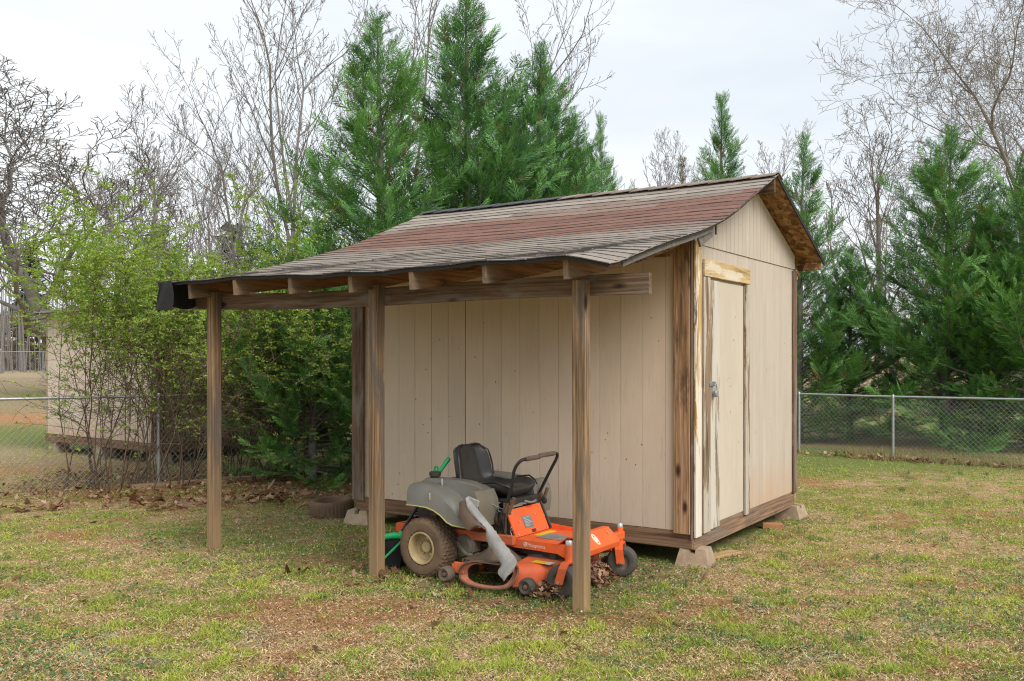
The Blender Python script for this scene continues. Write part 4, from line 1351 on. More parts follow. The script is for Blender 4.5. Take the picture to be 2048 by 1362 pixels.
# ------------------------------------------------------------------ fences
def fence(name, pts, h, post_at, label, spread=.0):
    """pts: polyline of (x,y); posts at the given distances along it"""
    o = empty(name, (pts[0][0], pts[0][1], 0)); O = Vector((pts[0][0], pts[0][1], 0))
    tag(o, label, 'fence', 'chain link fences round the yard')
    seg = [Vector((a[0], a[1], 0)) for a in pts]
    lens = [(seg[i+1]-seg[i]).length for i in range(len(seg)-1)]; tot = sum(lens)
    def at(d):
        d = max(0, min(tot, d))
        for i, l in enumerate(lens):
            if d <= l or i == len(lens)-1:
                p = seg[i] + (seg[i+1]-seg[i])*(d/l); return p
            d -= l
    def gz(p): return float(ground_z(p.x, p.y))
    for d in post_at:
        p = at(d); z = gz(p)
        b = MB(); b.tube([p-O+Vector((0, 0, z-.05)), p-O+Vector((0, 0, z+h-.005))], .024, 12); b.lathe([(.001, .045), (.02, .04), (.028, .02), (.028, -.02)], tuple(p-O+Vector((0, 0, z+h-.01))), 'z', 12)
        b.build('fence_post', M['galv'], o, 50)
    n = max(2, int(tot/1.0))
    b = MB(); b.tube([at(tot*i/n)-O+Vector((0, 0, gz(at(tot*i/n))+h+.005*math.sin(i))) for i in range(n+1)], .0185, 10); b.build('top_rail', M['galv'], o, 50)
    # woven wire: two families of diagonals, one in front of the other
    V = []; F = []
    step = .078; hh = h - .05; r = .0025
    nrm = Vector((-(seg[1]-seg[0]).y, (seg[1]-seg[0]).x, 0)).normalized()
    k = -int(hh/step) - 1
    while k*step < tot:
        for fam in (0, 1):
            d0 = k*step; d1 = d0 + hh
            za, zb = (0, hh) if fam == 0 else (hh, 0)
            a, c = max(0, d0), min(tot, d1)
            if c - a < .02: continue
            fa, fc = (a-d0)/hh, (c-d0)/hh
            m_ = max(1, int((c-a)/.6))
            ring = []
            for q in range(m_+1):
                f = fa + (fc-fa)*q/m_; d_ = d0 + f*hh
                p = at(d_); z = gz(p) + .02 + za + (zb-za)*f
                p3 = p - O + Vector((0, 0, z)) + nrm*(.0028 if fam else -.0028)
                for t in range(3):
                    an = 2*PI*t/3; ring.append((p3.x + nrm.x*r*math.cos(an), p3.y + nrm.y*r*math.cos(an), p3.z + r*math.sin(an)))
            b0 = len(V); V += ring
            for q in range(m_):
                for t in range(3):
                    u = (t+1) % 3; F.append((b0+q*3+t, b0+q*3+u, b0+q*3+3+u, b0+q*3+3+t))
        k += 1
    me = fast_mesh('wire_mesh', V, F, None, True)
    w = link_mesh('wire_mesh', me, M['galv_wire'], o); w['kind'] = 'stuff'
    return o
def plen(a, b): return math.hypot(b[0]-a[0], b[1]-a[1])
fr = [(1.0, 19.35), (4.94, 16.35), (7.73, 14.15), (12.5, 10.4)]
l0 = plen(fr[0], fr[1]); l1 = plen(fr[1], fr[2])
fence('chain_link_fence', fr, 1.04, [.3, 2.6, l0 + .09, l0 + l1*.47, l0 + l1*1.02, l0 + l1 + 2.2, l0 + l1 + 4.4], 'chain link fence with two steel posts in front of the evergreens right of the shed')
fl_ = [(-9.2, 8.85), (-4.73, 12.5), (-3.1, 13.85)]
fence('chain_link_fence', fl_, 1.19, [.6, plen(fl_[0], fl_[1])*.46, plen(fl_[0], fl_[1]), plen(fl_[0], fl_[1]) + 2.0], 'chain link fence running behind the leafy shrub at the left')
ff = [(-34.0, 41.0), (-18.9, 42.0), (-18.88, 47)]
fence('chain_link_fence', ff, 1.2, [1.0, 4.0, 7.0, 10.0, 13.0, 15.1, 18.0], 'distant chain link fence across the tan field at the far left')

# landscape timber along the foot of the left fence
tb = MB(); tb.box((-1.2, -.045, 0), (1.2, .045, .075), .012)
o = tb.build('landscape_timber', wood('old_timber', (.12, .075, .045), (.27, .19, .12), (.40, .31, .21), 0))
o.location = (-3.95, 12.75, float(ground_z(-3.95, 12.75)) - .015); o.rotation_euler = (0, 0, .62)
tag(o, 'low weathered timber lying along the foot of the fence under the shrub', 'timber')

# ------------------------------------------------------------------ second shed behind the shrub
sh2 = empty('second_shed', (-5.55, 14.6, .02), math.atan2(-1.95, 2.6))
tag(sh2, 'second beige shed half hidden behind the leafy shrub at the left', 'shed')
W2, D2, H2 = 3.5, 3.6, 2.42
b = MB(); b.box((-W2+.013, .013, .30), (-.013, D2-.013, H2), 0); wall2 = b.build('wall', M['back_panel'], sh2)
M['siding2'] = siding_mat('second_shed_paint', (.66, .56, .46), True)
k = 0.0
while k + .1 < W2:
    e = min(k+.2, W2); b = MB(); b.box((-e, -.004, .30), (-k-.007, .0125, H2), .0025); b.build('siding_plank', M['siding2'], wall2); k += .2
k = 0.0
M['siding2_shaded'] = siding_mat('second_shed_side_shaded', (.30, .215, .165))  # same paint darkened, so shadow is painted into the side wall
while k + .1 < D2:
    e = min(k+.2, D2); b = MB(); b.box((-.0125, k, .30), (.004, e-.007, H2), .0025); b.build('siding_plank', M['siding2_shaded'], wall2); k += .2
for lo, hi in (((-.10, -.028, .28), (.006, -.0045, H2)), ((.0065, -.028, .28), (.028, .09, H2))):
    b = MB(); b.box(lo, hi, .003); b.build('corner_board', M['corner_dark'], sh2)
for lo, hi in (((-W2, .0, .16), (0, .035, .297)), ((-.035, .036, .16), (0, D2, .297)), ((-W2, .036, .16), (-W2+.035, D2, .297))):
    b = MB(); b.box(lo, hi, .003); b.build('skirt_board', M['skirt_x'], sh2)
for x, y in ((-.15, .15), (-W2+.2, .15), (-.15, D2-.2), (-W2+.2, D2-.2), (-W2/2, .12)):
    b = MB(); b.prism([(-.16, -.03), (.16, -.03), (.11, .158), (-.11, .158)], 1, y-.12, y+.12)
    ob = b.build('support_block', M['concrete'], sh2); ob.location = (x, 0, 0)
b = MB(); b.prism([(-.25, H2-.05), (D2*.5, H2+.30), (D2+.25, H2-.05), (D2+.25, H2+.0), (D2*.5, H2+.36), (-.25, H2+.0)], 0, -W2-.12, .12)
rf2 = b.build('roof', M['edge'], sh2)
for i in range(17):
    f0, f1 = i/17, (i+1.12)/17
    y0, z0 = -.27 + (D2*.5+.27)*f0, H2 - .0 + .37*f0; y1, z1 = -.27 + (D2*.5+.27)*min(1, f1), H2 + .37*min(1, f1)
    mb = MB(); mb.grid([[(-W2-.14, y0, z0+.014), (.14, y0, z0+.014)], [(-W2-.14, y1, z1+.004), (.14, y1, z1+.004)]], lambda i_, j_: (0, 0, -.007))
    mb.c = [tuple(np.array([.27, .235, .2])*rnd.uniform(.85, 1.12))]*len(mb.v); mb.build('shingle_course', M['shingle'], rf2)
b = MB(); b.prism([(.02, H2), (D2-.02, H2), (D2*.5, H2+.28)], 0, -.012, .002); b.build('gable_panel', M['siding2_shaded'], sh2)
b = MB(); b.prism([(.02, H2), (D2-.02, H2), (D2*.5, H2+.28)], 0, -W2, -W2+.012); b.build('gable_panel', M['siding2_shaded'], sh2)

# ------------------------------------------------------------------ conifers
M['bark'] = plain('grey_brown_bark', (.175, .16, .145), .95, .3, (.09, .078, .068), .5, scale=7, bump=.6)
M['bark_grey'] = plain('pale_grey_bark', (.25, .215, .18), .95, .28, (.13, .11, .09), .5, scale=5, bump=.6)
M['bark_far'] = plain('far_twig_bark', (.20, .185, .175), .95, .2)
M['conifer'] = attr_mat('cypress_foliage', .6, 18.0, .25, .18, spec=.2, trans_col=(1.0, 1.15, .5))

def frond_template(rng):
    """flat feathery spray: rachis along +x, lets to both sides, length 1"""
    T = []; w = []
    n = 7
    for i in range(n):
        f = (i + .6)/n
        ln = .42*math.sin(PI*min(1, f*.92+.12))**.8*(1-.45*f) + .04
        for sg in (-1, 1):
            a = math.radians(rng.uniform(28, 48))
            bx = f*.92; ex = bx + ln*math.cos(a); ey = sg*ln*math.sin(a)
            droop = -.10*ln - .04*rng.random()
            wd = .036
            px, py = -math.sin(a)*wd, sg*math.cos(a)*wd*1.0
            T.append([(bx-.02, 0, 0), (bx+.5*(ex-bx)-px, .5*ey-py, droop*.3), (ex, ey, droop)]); w.append(f)
            # sub-let
            mx, my = bx+.55*(ex-bx), .55*ey
            a2 = a*.35; l2 = ln*.55
            T.append([(mx, my, droop*.4), (mx+l2*.5*math.cos(a2), my+sg*l2*.5*math.sin(a2)+sg*.026, droop*.5), (mx+l2*math.cos(a2), my+sg*l2*math.sin(a2), droop*.8)]); w.append(min(1, f+.15))
    T.append([(0, -.012, 0), (0, .012, 0), (1.08, 0, -.02)]); w.append(.5)
    T.append([(.8, -.02, 0), (.8, .02, 0), (1.15, 0, .0)]); w.append(1.0)
    return np.array(T), np.array(w)

def conifer_meshes(seed, H, R, n_br, c_old, c_new, top_pow=.8, upright=.55, frond_len=.34, low=.03, dens=1.0):
    rng = random.Random(seed)
    temps = [frond_template(rng) for _ in range(4)]
    items = []           # (pos, dir, side, scale, temp, tone)
    tw = MB()
    lean = (rng.uniform(-.02, .02)*H, rng.uniform(-.02, .02)*H)
    def axis(z): f = z/H; return Vector((lean[0]*f*f, lean[1]*f*f, z))
    tw.tube([axis(H*i/8) for i in range(9)], [max(.006, .020*H*(1-i/8.3)) for i in range(9)], 8)
    leaders = [(0, 0)]
    for k in range(n_br):
        f = low + (1-low)*((k+rng.random())/n_br)**1.05
        z = f*H
        prof = (1-f)**top_pow * min(1.0, .72+1.6*f)
        L = max(.12, R*prof*rng.uniform(.58, 1.08)*(1.25 if rng.random() < .16 else 1.0))
        az = k*2.39996 + rng.uniform(-.5, .5)
        el = math.radians(8 + 52*upright*(.35+.9*f) + rng.uniform(-10, 12))
        if f < .22: el -= math.radians(30)*(1-f/.22)
        p = axis(z); h = Vector((math.cos(az), math.sin(az), 0))
        nseg = 7; pts = [p.copy()]; d = (h*math.cos(el) + Vector((0, 0, 1))*math.sin(el)).normalized()
        q = p.copy()
        for i in range(nseg):
            d = (d + Vector((rng.uniform(-.07, .07), rng.uniform(-.07, .07), .07*upright*1.6 + rng.uniform(-.04, .05)))).normalized()
            q = q + d*(L/nseg); pts.append(q.copy())
        if L > .35: tw.tube(pts, [max(.003, .012*L*(1-i/(nseg+.5))) for i in range(nseg+1)], 4, False)
        shoots = [(pts, L, .14, rng.random())]
        if L > .4:
            for m_ in range(max(2, int(L*3.0))):
                g = .22 + .75*(m_+rng.random())/max(2, int(L*3.0)); x = g*nseg; i0 = min(nseg-1, int(x)); pp = pts[i0].lerp(pts[i0+1], x-i0)
                dd = (pts[i0+1]-pts[i0]).normalized(); sdv = Vector((-h.y, h.x, 0))*(1 if m_ % 2 else -1)
                d2 = (dd*.8 + sdv*rng.uniform(.25, .95) + Vector((0, 0, rng.uniform(-.05, .75)*upright*1.5))).normalized()
                l2 = L*rng.uniform(.26, .48)*(1.15-.5*g); sp_ = [pp.copy()]; qq = pp.copy()
                for i in range(3):
                    d2 = (d2 + Vector((rng.uniform(-.1, .1), rng.uniform(-.1, .1), .12*upright))).normalized(); qq = qq + d2*(l2/3); sp_.append(qq.copy())
                shoots.append((sp_, l2, .1, rng.random()))
        for spts, sl, st0, tn in shoots:
            ns_ = len(spts)-1
            nf = max(4, int(sl/.074*dens))
            for i in range(nf):
                g = st0 + (1-st0)*(i+rng.random())/nf
                x = g*ns_; i0 = min(ns_-1, int(x)); pp = spts[i0].lerp(spts[i0+1], x-i0)
                dd = (spts[i0+1]-spts[i0]).normalized()
                sd = 1 if i % 2 else -1
                side = dd.cross(Vector((0, 0, 1)))
                side = side.normalized() if side.length > .05 else Vector((1, 0, 0))
                roll = rng.uniform(-1.25, 1.25)
                upv = side.cross(dd).normalized()
                lat = side*math.cos(roll) + upv*math.sin(roll)
                sp = rng.uniform(.35, .9) if g < .9 else rng.uniform(.0, .3)
                fd_ = (dd*1.0 + lat*sd*sp + Vector((0, 0, rng.uniform(-.18, .22)))).normalized()
                ln = frond_len*rng.uniform(.6, 1.15)*(1.05-.35*g)*(1.0 if f < .85 else .7)
                nrm = Vector((rng.uniform(-.5, .5), rng.uniform(-.5, .5), 1)) + h*rng.uniform(-.2, .8)
                s_ = nrm.cross(fd_)
                s_ = s_.normalized() if s_.length > .05 else side
                items.append((pp, fd_, s_, ln, rng.randrange(4), min(1, max(0, tn*.8 + .1 + rng.uniform(-.15, .15)))))
    # leader tip
    for i in range(26):
        z = H*(.90 + .10*i/26); az = i*2.4
        fd_ = Vector((math.cos(az)*.5, math.sin(az)*.5, 1)).normalized()
        items.append((axis(z), fd_, Vector((-math.sin(az), math.cos(az), 0)), .20*frond_len/.34*rng.uniform(.8, 1.3), rng.randrange(4), rng.random()))
    V = []; C = []
    c_old = np.array(c_old); c_new = np.array(c_new)
    for ti in range(4):
        sel = [q for q in items if q[4] == ti]
        if not sel: continue
        T, w = temps[ti]
        Pp = np.array([tuple(q[0]) for q in sel]); D = np.array([tuple(q[1]) for q in sel]); S = np.array([tuple(q[2]) for q in sel]); U = np.cross(D, S)
        ln = np.array([q[3] for q in sel]); tone = np.array([q[5] for q in sel])
        X = T.reshape(-1, 3)
        W = Pp[:, None, :] + ln[:, None, None]*(X[None, :, 0, None]*D[:, None, :] + X[None, :, 1, None]*S[:, None, :] + X[None, :, 2, None]*U[:, None, :])
        V.append(W.reshape(-1, 3))
        ww = np.repeat(w, 3)
        mix = np.clip(.05 + .55*ww[None, :]**1.5 + .75*(tone[:, None]-.35), 0, 1)
        cc = c_old[None, None, :]*(1-mix[..., None]) + c_new[None, None, :]*mix[..., None]
        cc = cc*(.78+.4*((tone*7.3) % 1))[:, None, None]
        dead = ((tone*91.7) % 1) > .965
        cc[dead] = np.array([.20, .115, .05])
        C.append(cc.reshape(-1, 3))
    V = np.concatenate(V); C = np.concatenate(C)
    me = fast_mesh('crown', V, np.arange(len(V)).reshape(-1, 3), C)
    me.materials.append(M['conifer'])
    tm = tw.mesh('trunk', 60); tm.materials.append(M['bark'])
    return tm, me

OLD, NEW = (.050, .140, .045), (.215, .430, .100)
CV = [conifer_meshes(101, 6.7, 2.7, 150, OLD, NEW, .80, .50, .38),
      conifer_meshes(202, 7.5, 2.95, 160, (.046, .132, .050), (.190, .395, .105), .85, .62, .40),
      conifer_meshes(303, 6.0, 2.4, 125, OLD, (.225, .440, .105), 1.0, .55, .36),
      conifer_meshes(404, 5.9, 2.75, 150, (.052, .145, .045), (.220, .435, .098), .78, .42, .40)]
def px2x(px, Y): return (px - 1024)/1867.0*Y
def conifer(name, v, px, Y, h, label, rz=0.0, wide=1.0, mats=None):
    tm, me = CV[v]; H0 = (6.7, 7.5, 6.0, 5.9)[v]
    x = px2x(px, Y)
    e = empty(name, (x, Y, float(ground_z(x, Y)) - .03), rz); k = h/H0
    for nm, m_ in (('trunk', tm), ('crown', me)):
        o = link_mesh(nm, m_, None, e); o.scale = (k*wide, k*wide, k)
    tag(e, label, 'conifer', 'evergreen conifers round the yard')
    return e
conifer('cypress_tree', 0, 765, 13.9, 6.75, 'bushy green cypress rising over the left end of the shed roof', .4, 1.1)
conifer('cypress_tree', 1, 938, 15.4, 7.75, 'tallest dense cypress, its pointed top at the upper edge behind the shed roof', 1.2, 1.15)
conifer('cypress_tree', 1, 1072, 15.9, 6.95, 'cypress with a slanting top just right of the tallest cypress', 3.3, 1.08)
conifer('cypress_tree', 0, 1140, 16.6, 5.9, 'shorter cypress filling in right of the tall pair above the roof', 2.2, 1.0)
conifer('cypress_tree', 3, 625, 12.9, 3.5, 'young dark cypress with low drooping boughs left of the shed wall', 2.5, 1.0)
conifer('cypress_tree', 2, 1208, 18.0, 6.3, 'narrow cypress spire standing above the middle of the shed ridge', .9, .62)
conifer('cypress_tree', 2, 1440, 21.0, 7.45, 'pointed light green cypress above the right part of the shed ridge', 2.9, .85)
conifer('cypress_tree', 2, 1597, 18.6, 6.05, 'thin topped cypress spire just right of the gable peak', 4.1, .95)
conifer('cypress_tree', 3, 1700, 18.9, 3.9, 'low broad cypress between the shed and the utility pole behind the fence', 1.0, .95)
conifer('cypress_tree', 3, 1890, 17.6, 5.95, 'tallest and broadest cypress behind the right fence, its trunk right of the second post', 2.0, 1.0)
conifer('cypress_tree', 0, 1985, 18.2, 5.0, 'cypress filling the gap right of the big broad cypress', 5.2, 1.0)
conifer('cypress_tree', 3, 2085, 16.6, 5.6, 'cypress cut off by the right edge behind the fence', 3.7, .95)
BR = conifer_meshes(505, 7.0, 1.2, 70, (.09, .062, .022), (.20, .14, .045), .6, .5, .34, .2, .5)
CV.append(BR)
x = px2x(1362, 26.0)
e = empty('cedar_tree', (x, 26.0, float(ground_z(x, 26.0)) - .03), .3)
for nm, m_ in (('trunk', BR[0]), ('crown', BR[1])):
    o = link_mesh(nm, m_, None, e); o.scale = (1.05, 1.05, 1.0)
tag(e, 'sparse brownish cedar left of the light green cypress above the ridge', 'conifer', 'evergreen conifers round the yard')

# ------------------------------------------------------------------ bare trees
def bare_tree_meshes(seed, H, r0, levels=5, fork=.35, spread=.75, n_child=(7, 8, 6, 4), up=.12, crook=.16, twig=.0045, upright=False, multi=1, clen=.62, c0=None):
    rng = random.Random(seed)
    big = MB(); small_V = []; small_F = []
    cnt = [0]
    def frame(d):
        a = d.orthogonal().normalized(); return a, d.cross(a)
    def add_small(pts, rad, sides=3):
        b0 = len(small_V); n = len(pts)
        for i, p in enumerate(pts):
            d = (pts[min(i+1, n-1)] - pts[max(0, i-1)])
            d = d.normalized() if d.length > 1e-6 else Vector((0, 0, 1))
            a, b = frame(d)
            for k in range(sides):
                t = 2*PI*k/sides; q = p + (a*math.cos(t)+b*math.sin(t))*rad[i]; small_V.append((q.x, q.y, q.z))
        for i in range(n-1):
            for k in range(sides):
                l = (k+1) % sides; small_F.append((b0+i*sides+k, b0+i*sides+l, b0+(i+1)*sides+l, b0+(i+1)*sides+k))
    def branch(p, d, L, r, lev):
        ns = (9, 7, 5, 4, 3, 2)[min(lev, 5)]
        pts = [p.copy()]; rad = [r]; q = p.copy()
        rend = max(twig, r*(.30 if lev == 0 else .22))
        dirs = [d.copy()]
        for i in range(ns):
            u = up*(1.0 if lev else .6); crk = crook if lev else crook*.45
            d = (d + Vector((rng.gauss(0, crk), rng.gauss(0, crk), rng.gauss(0, crk*.7) + u))).normalized()
            q = q + d*(L/ns); pts.append(q.copy()); dirs.append(d.copy())
            rad.append(r + (rend-r)*((i+1)/ns)**.85)
        if lev <= 1: big.tube(pts, rad, 8 if lev == 0 else 6, True)
        else: add_small(pts, rad, 4 if lev == 2 else 3)
        cnt[0] += 1
        if lev >= levels-1: return
        nc = n_child[min(lev, len(n_child)-1)]
        nc = max(1, int(nc*rng.uniform(.75, 1.25)))
        a0 = rng.random()*6.28
        for k in range(nc):
            st = fork if lev == 0 else .22
            f = st + (1-st)*(k+rng.random()*.9)/nc
            x = f*ns; i0 = min(ns-1, int(x)); pp = pts[i0].lerp(pts[i0+1], min(1, x-i0))
            dd = dirs[i0+1]
            az = a0 + k*2.4 + rng.uniform(-.4, .4)
            a, b = frame(dd)
            ang = math.radians(rng.uniform(24, 58)*spread + (8 if lev else 0))
            nd = (dd*math.cos(ang) + (a*math.cos(az)+b*math.sin(az))*math.sin(ang)).normalized()
            rr = rad[i0]*rng.uniform(.42, .68)
            LL = L*clen*rng.uniform(.65, 1.1)*(1.12-.55*f)
            branch(pp, nd, LL, max(twig, rr), lev+1)
        # leading continuation forks
        if lev < levels-2:
            for k in range(2):
                nd = (dirs[-1] + Vector((rng.gauss(0, .3), rng.gauss(0, .3), .1))).normalized()
                branch(pts[-1], nd, L*clen*.7, rend, lev+1)
    for m_ in range(multi):
        d = Vector((rng.gauss(0, .03 if multi == 1 else .16), rng.gauss(0, .03 if multi == 1 else .10), 1)).normalized()
        branch(Vector((rng.uniform(-.1, .1)*(multi > 1), rng.uniform(-.1, .1)*(multi > 1), -.1)), d, H*(.62 if levels > 3 else .7)*rng.uniform(.9, 1.05), r0*rng.uniform(.75, 1.0) if multi > 1 else r0, 0)
    tm = big.mesh('trunk', 60)
    cm = fast_mesh('crown', small_V, small_F, None, True)
    zmax = max(v[2] for v in small_V)
    return tm, cm, zmax
def bare_tree(name, meshes, x, y, h, label, rz=0.0, wide=1.0, bark='bark', z=None, group='bare trees behind the yard'):
    tm, cm, zm = meshes
    e = empty(name, (x, y, float(ground_z(x, y)) - .05 if z is None else z), rz)
    k = h/zm
    for nm, me in (('trunk', tm), ('crown', cm)):
        o = link_mesh(nm, me, None, e); o.scale = (k*wide, k*wide, k)
        if len(me.materials) == 0: me.materials.append(M[bark])
    return tag(e, label, 'tree', group)
OAK = bare_tree_meshes(11, 11.0, .21, 6, .20, 1.1, (9, 6, 5, 4, 3), .05, .20, .0085, clen=.68)
POP = [bare_tree_meshes(21, 12.0, .062, 5, .20, .85, (9, 6, 4, 2), .09, .11, .0042, clen=.50),
       bare_tree_meshes(22, 12.0, .06, 5, .18, .85, (9, 6, 4, 2), .09, .11, .0042, clen=.46, multi=1),
       bare_tree_meshes(23, 12.0, .055, 5, .20, .80, (7, 6, 4, 2), .09, .10, .0042, multi=2, clen=.46)]
ARC = bare_tree_meshes(31, 14.0, .135, 6, .16, 1.0, (9, 7, 5, 4, 3), .035, .17, .0048, clen=.70)
FARV = [bare_tree_meshes(41, 12.0, .12, 5, .2, .7, (9, 6, 4, 3), .12, .12, .007, clen=.52), bare_tree_meshes(42, 12.0, .11, 5, .25, .8, (8, 6, 4, 3), .10, .14, .007, clen=.55)]
bare_tree('oak_tree', OAK, px2x(125, 32), 32, 12.0, 'big spreading bare oak with thick limbs at the far left', 1.1, 1.75, 'bark')
bare_tree('bare_tree', POP[0], px2x(560, 21), 21, 11.6, 'bare tree with a leaning grey trunk between the shrub and the leftmost cypress', .5, 1.0)
bare_tree('bare_tree', POP[1], px2x(628, 22.5), 22.5, 12.6, 'tall straight bare tree reaching the upper edge left of the cypress tops', 2.0, 1.0)
bare_tree('bare_tree', POP[2], px2x(700, 21.5), 21.5, 12.8, 'twin stemmed bare tree directly left of the leftmost cypress top', 3.1, 1.0)
bare_tree('bare_tree', POP[1], px2x(800, 23), 23, 13.2, 'bare tree showing between the two tallest cypress tops', 4.4, .9)
bare_tree('bare_tree', POP[0], px2x(485, 25), 25, 10.0, 'slender bare tree whose branches fan out left above the shrub', 2.6, 1.25)
bare_tree('bare_tree', POP[0], px2x(1045, 24), 24, 12.4, 'bare branched tree poking out right of the tallest cypress', 5.3, 1.0)
bare_tree('bare_tree', FARV[0], px2x(300, 46), 46, 13.2, 'rounded bare tree beyond the shrub right of the big oak', 0.4, 1.15, 'bark_far')
bare_tree('bare_tree', FARV[1], px2x(395, 44), 44, 12.0, 'bare tree half behind the shrub top in the left background', 2.4, 1.1, 'bark_far')
bare_tree('bare_tree', FARV[0], px2x(235, 50), 50, 12.5, 'faint bare tree between the big oak and the rounded bare tree', 3.7, 1.0, 'bark_far')
bare_tree('bare_tree', FARV[1], px2x(340, 37), 37, 11.4, 'grey bare tree rising from the middle of the shrub top', 5.5, 1.2, 'bark_far')
bare_tree('bare_tree', FARV[0], px2x(440, 34), 34, 10.6, 'bare tree with thin upright branches behind the right half of the shrub', 1.3, 1.1, 'bark_far')
bare_tree('bare_tree', FARV[1], px2x(175, 56), 56, 13.5, 'faint bare tree whose twigs mix with the right side of the big oak', .9, 1.1, 'bark_far')
bare_tree('bare_tree', FARV[0], px2x(1290, 44), 44, 12.2, 'fan shaped bare tree above the middle of the ridge', 1.7, .9, 'bark_far')
bare_tree('bare_tree', FARV[1], px2x(1520, 40), 40, 11.3, 'dark twisted bare tree just left of the gable peak', 1.0, 1.0, 'bark_far')
bare_tree('bare_tree', FARV[1], px2x(1395, 52), 52, 13.8, 'thin bare tree behind the light green cypress', 4.0, .8, 'bark_far')
bare_tree('bare_tree', ARC, px2x(2040, 29), 29, 14.5, 'large bare tree at the right edge with long limbs arching to the left', 3.6, 1.0, 'bark_grey')
bare_tree('bare_tree', FARV[0], px2x(1790, 33), 33, 10.0, 'fine twigged bare tree behind the right cypresses', 5.0, 1.3, 'bark_far')

# utility pole far right
b = MB(); b.tube([(0, 0, -.1), (0, 0, 9.4)], [.15, .11], 10); up_ = empty('utility_pole', (px2x(1757, 55), 55, .7))
b.build('pole', M['bark'], up_, 60); b = MB(); b.box((-.75, -.06, 8.9), (.75, .06, 9.02), .01); b.build('crossarm', M['bark'], up_)
for x in (-.65, .65, .25):
    b = MB(); b.lathe([(.001, .16), (.05, .14), (.06, .06), (.03, .0)], (x, 0, 9.02), 'z', 10); b.build('insulator', M['cast'], up_)
tag(up_, 'distant wooden utility pole with crossarm right of the shed gable', 'utility pole')

# ------------------------------------------------------------------ far woods: one mass of trunks, twigs and dark pines
def woods():
    V = []; F = []; off = 0; rng = random.Random(5)
    vr = bare_tree_meshes(71, 12.0, .13, 4, .3, .7, (6, 5, 3), .12, .12, .024, clen=.5)
    me0, me1 = vr[0], vr[1]
    def arr(me):
        v = np.zeros(len(me.vertices)*3, np.float32); me.vertices.foreach_get('co', v); f = [tuple(p.vertices) for p in me.polygons if len(p.vertices) == 4]
        return v.reshape(-1, 3), np.array(f)
    parts = [arr(me0), arr(me1)]
    for k in range(46):
        x = rng.uniform(-75, 62); y = rng.uniform(60, 84)
        if -40 < x < -22: y -= 4
        s = rng.uniform(.75, 1.15); a = rng.random()*6.28
        for v, f in parts:
            w = v.copy(); c, s_ = math.cos(a), math.sin(a)
            X = w[:, 0]*c - w[:, 1]*s_; Y = w[:, 0]*s_ + w[:, 1]*c
            V.append(np.stack([X*s*.8 + x, Y*s*.8 + y, w[:, 2]*s + .7], -1)); F.append(f + off); off += len(v)
    tk = MB()
    for k in range(320):
        x = rng.uniform(-56, -19); y = rng.uniform(52, 66); h_ = rng.uniform(4.0, 7.5); r_ = rng.uniform(.03, .08); dx = rng.uniform(-.5, .5)
        tk.tube([(x, y, .5), (x+dx*.5, y, .5+h_*.5), (x+dx, y, .5+h_)], [r_, r_*.7, r_*.2], 4, False)
    V.append(np.array(tk.v)); F.append(np.array(tk.f) + off)
    me = fast_mesh('distant_woods', np.concatenate(V), np.concatenate(F), None, True)
    o = link_mesh('distant_woods', me, M['bark_far']); o['kind'] = 'stuff'
    tag(o, 'grey brown mass of far bare woodland along the horizon', 'woods')
    # low understory and pines behind it
    V = []; C = []
    nt = 9000
    cx = nr.uniform(-60, 45, 42); cy = nr.uniform(70, 90, 42); hh = nr.uniform(7, 13, 42)
    pick = nr.integers(0, 14, nt); f = nr.random(nt)
    rad = 2.4*(1-f*.8)*np.sqrt(nr.random(nt)); an = nr.random(nt)*6.283
    pz = .7 + hh[pick]*(.28 + .72*f)
    p0 = np.stack([cx[pick] + rad*np.cos(an), cy[pick] + rad*np.sin(an), pz], -1)
    sz = .35
    tri = p0[:, None, :] + nr.normal(0, sz, (nt, 3, 3))*np.array([1, 1, .6])
    col = np.array([.045, .075, .035])*(.7+.6*nr.random(nt))[:, None]
    nu = 16000
    q0 = np.stack([np.where(nr.random(nu) < .6, nr.uniform(-62, -18, nu), nr.uniform(-75, 65, nu)), nr.uniform(64, 78, nu), .7 + nr.random(nu)**1.3*4.2], -1)
    tri2 = q0[:, None, :] + nr.normal(0, .24, (nu, 3, 3))
    col2 = np.array([.15, .115, .08])*(.6+.7*nr.random(nu))[:, None]
    Vt = np.concatenate([tri.reshape(-1, 3), tri2.reshape(-1, 3)]); Ct = np.concatenate([np.repeat(col, 3, 0), np.repeat(col2, 3, 0)])
    me = fast_mesh('distant_evergreens', Vt, np.arange(len(Vt)).reshape(-1, 3), Ct)
    o = link_mesh('distant_evergreens', me, M['conifer']); o['kind'] = 'stuff'
    tag(o, 'dark far pines and brown undergrowth along the horizon', 'woods')
woods()

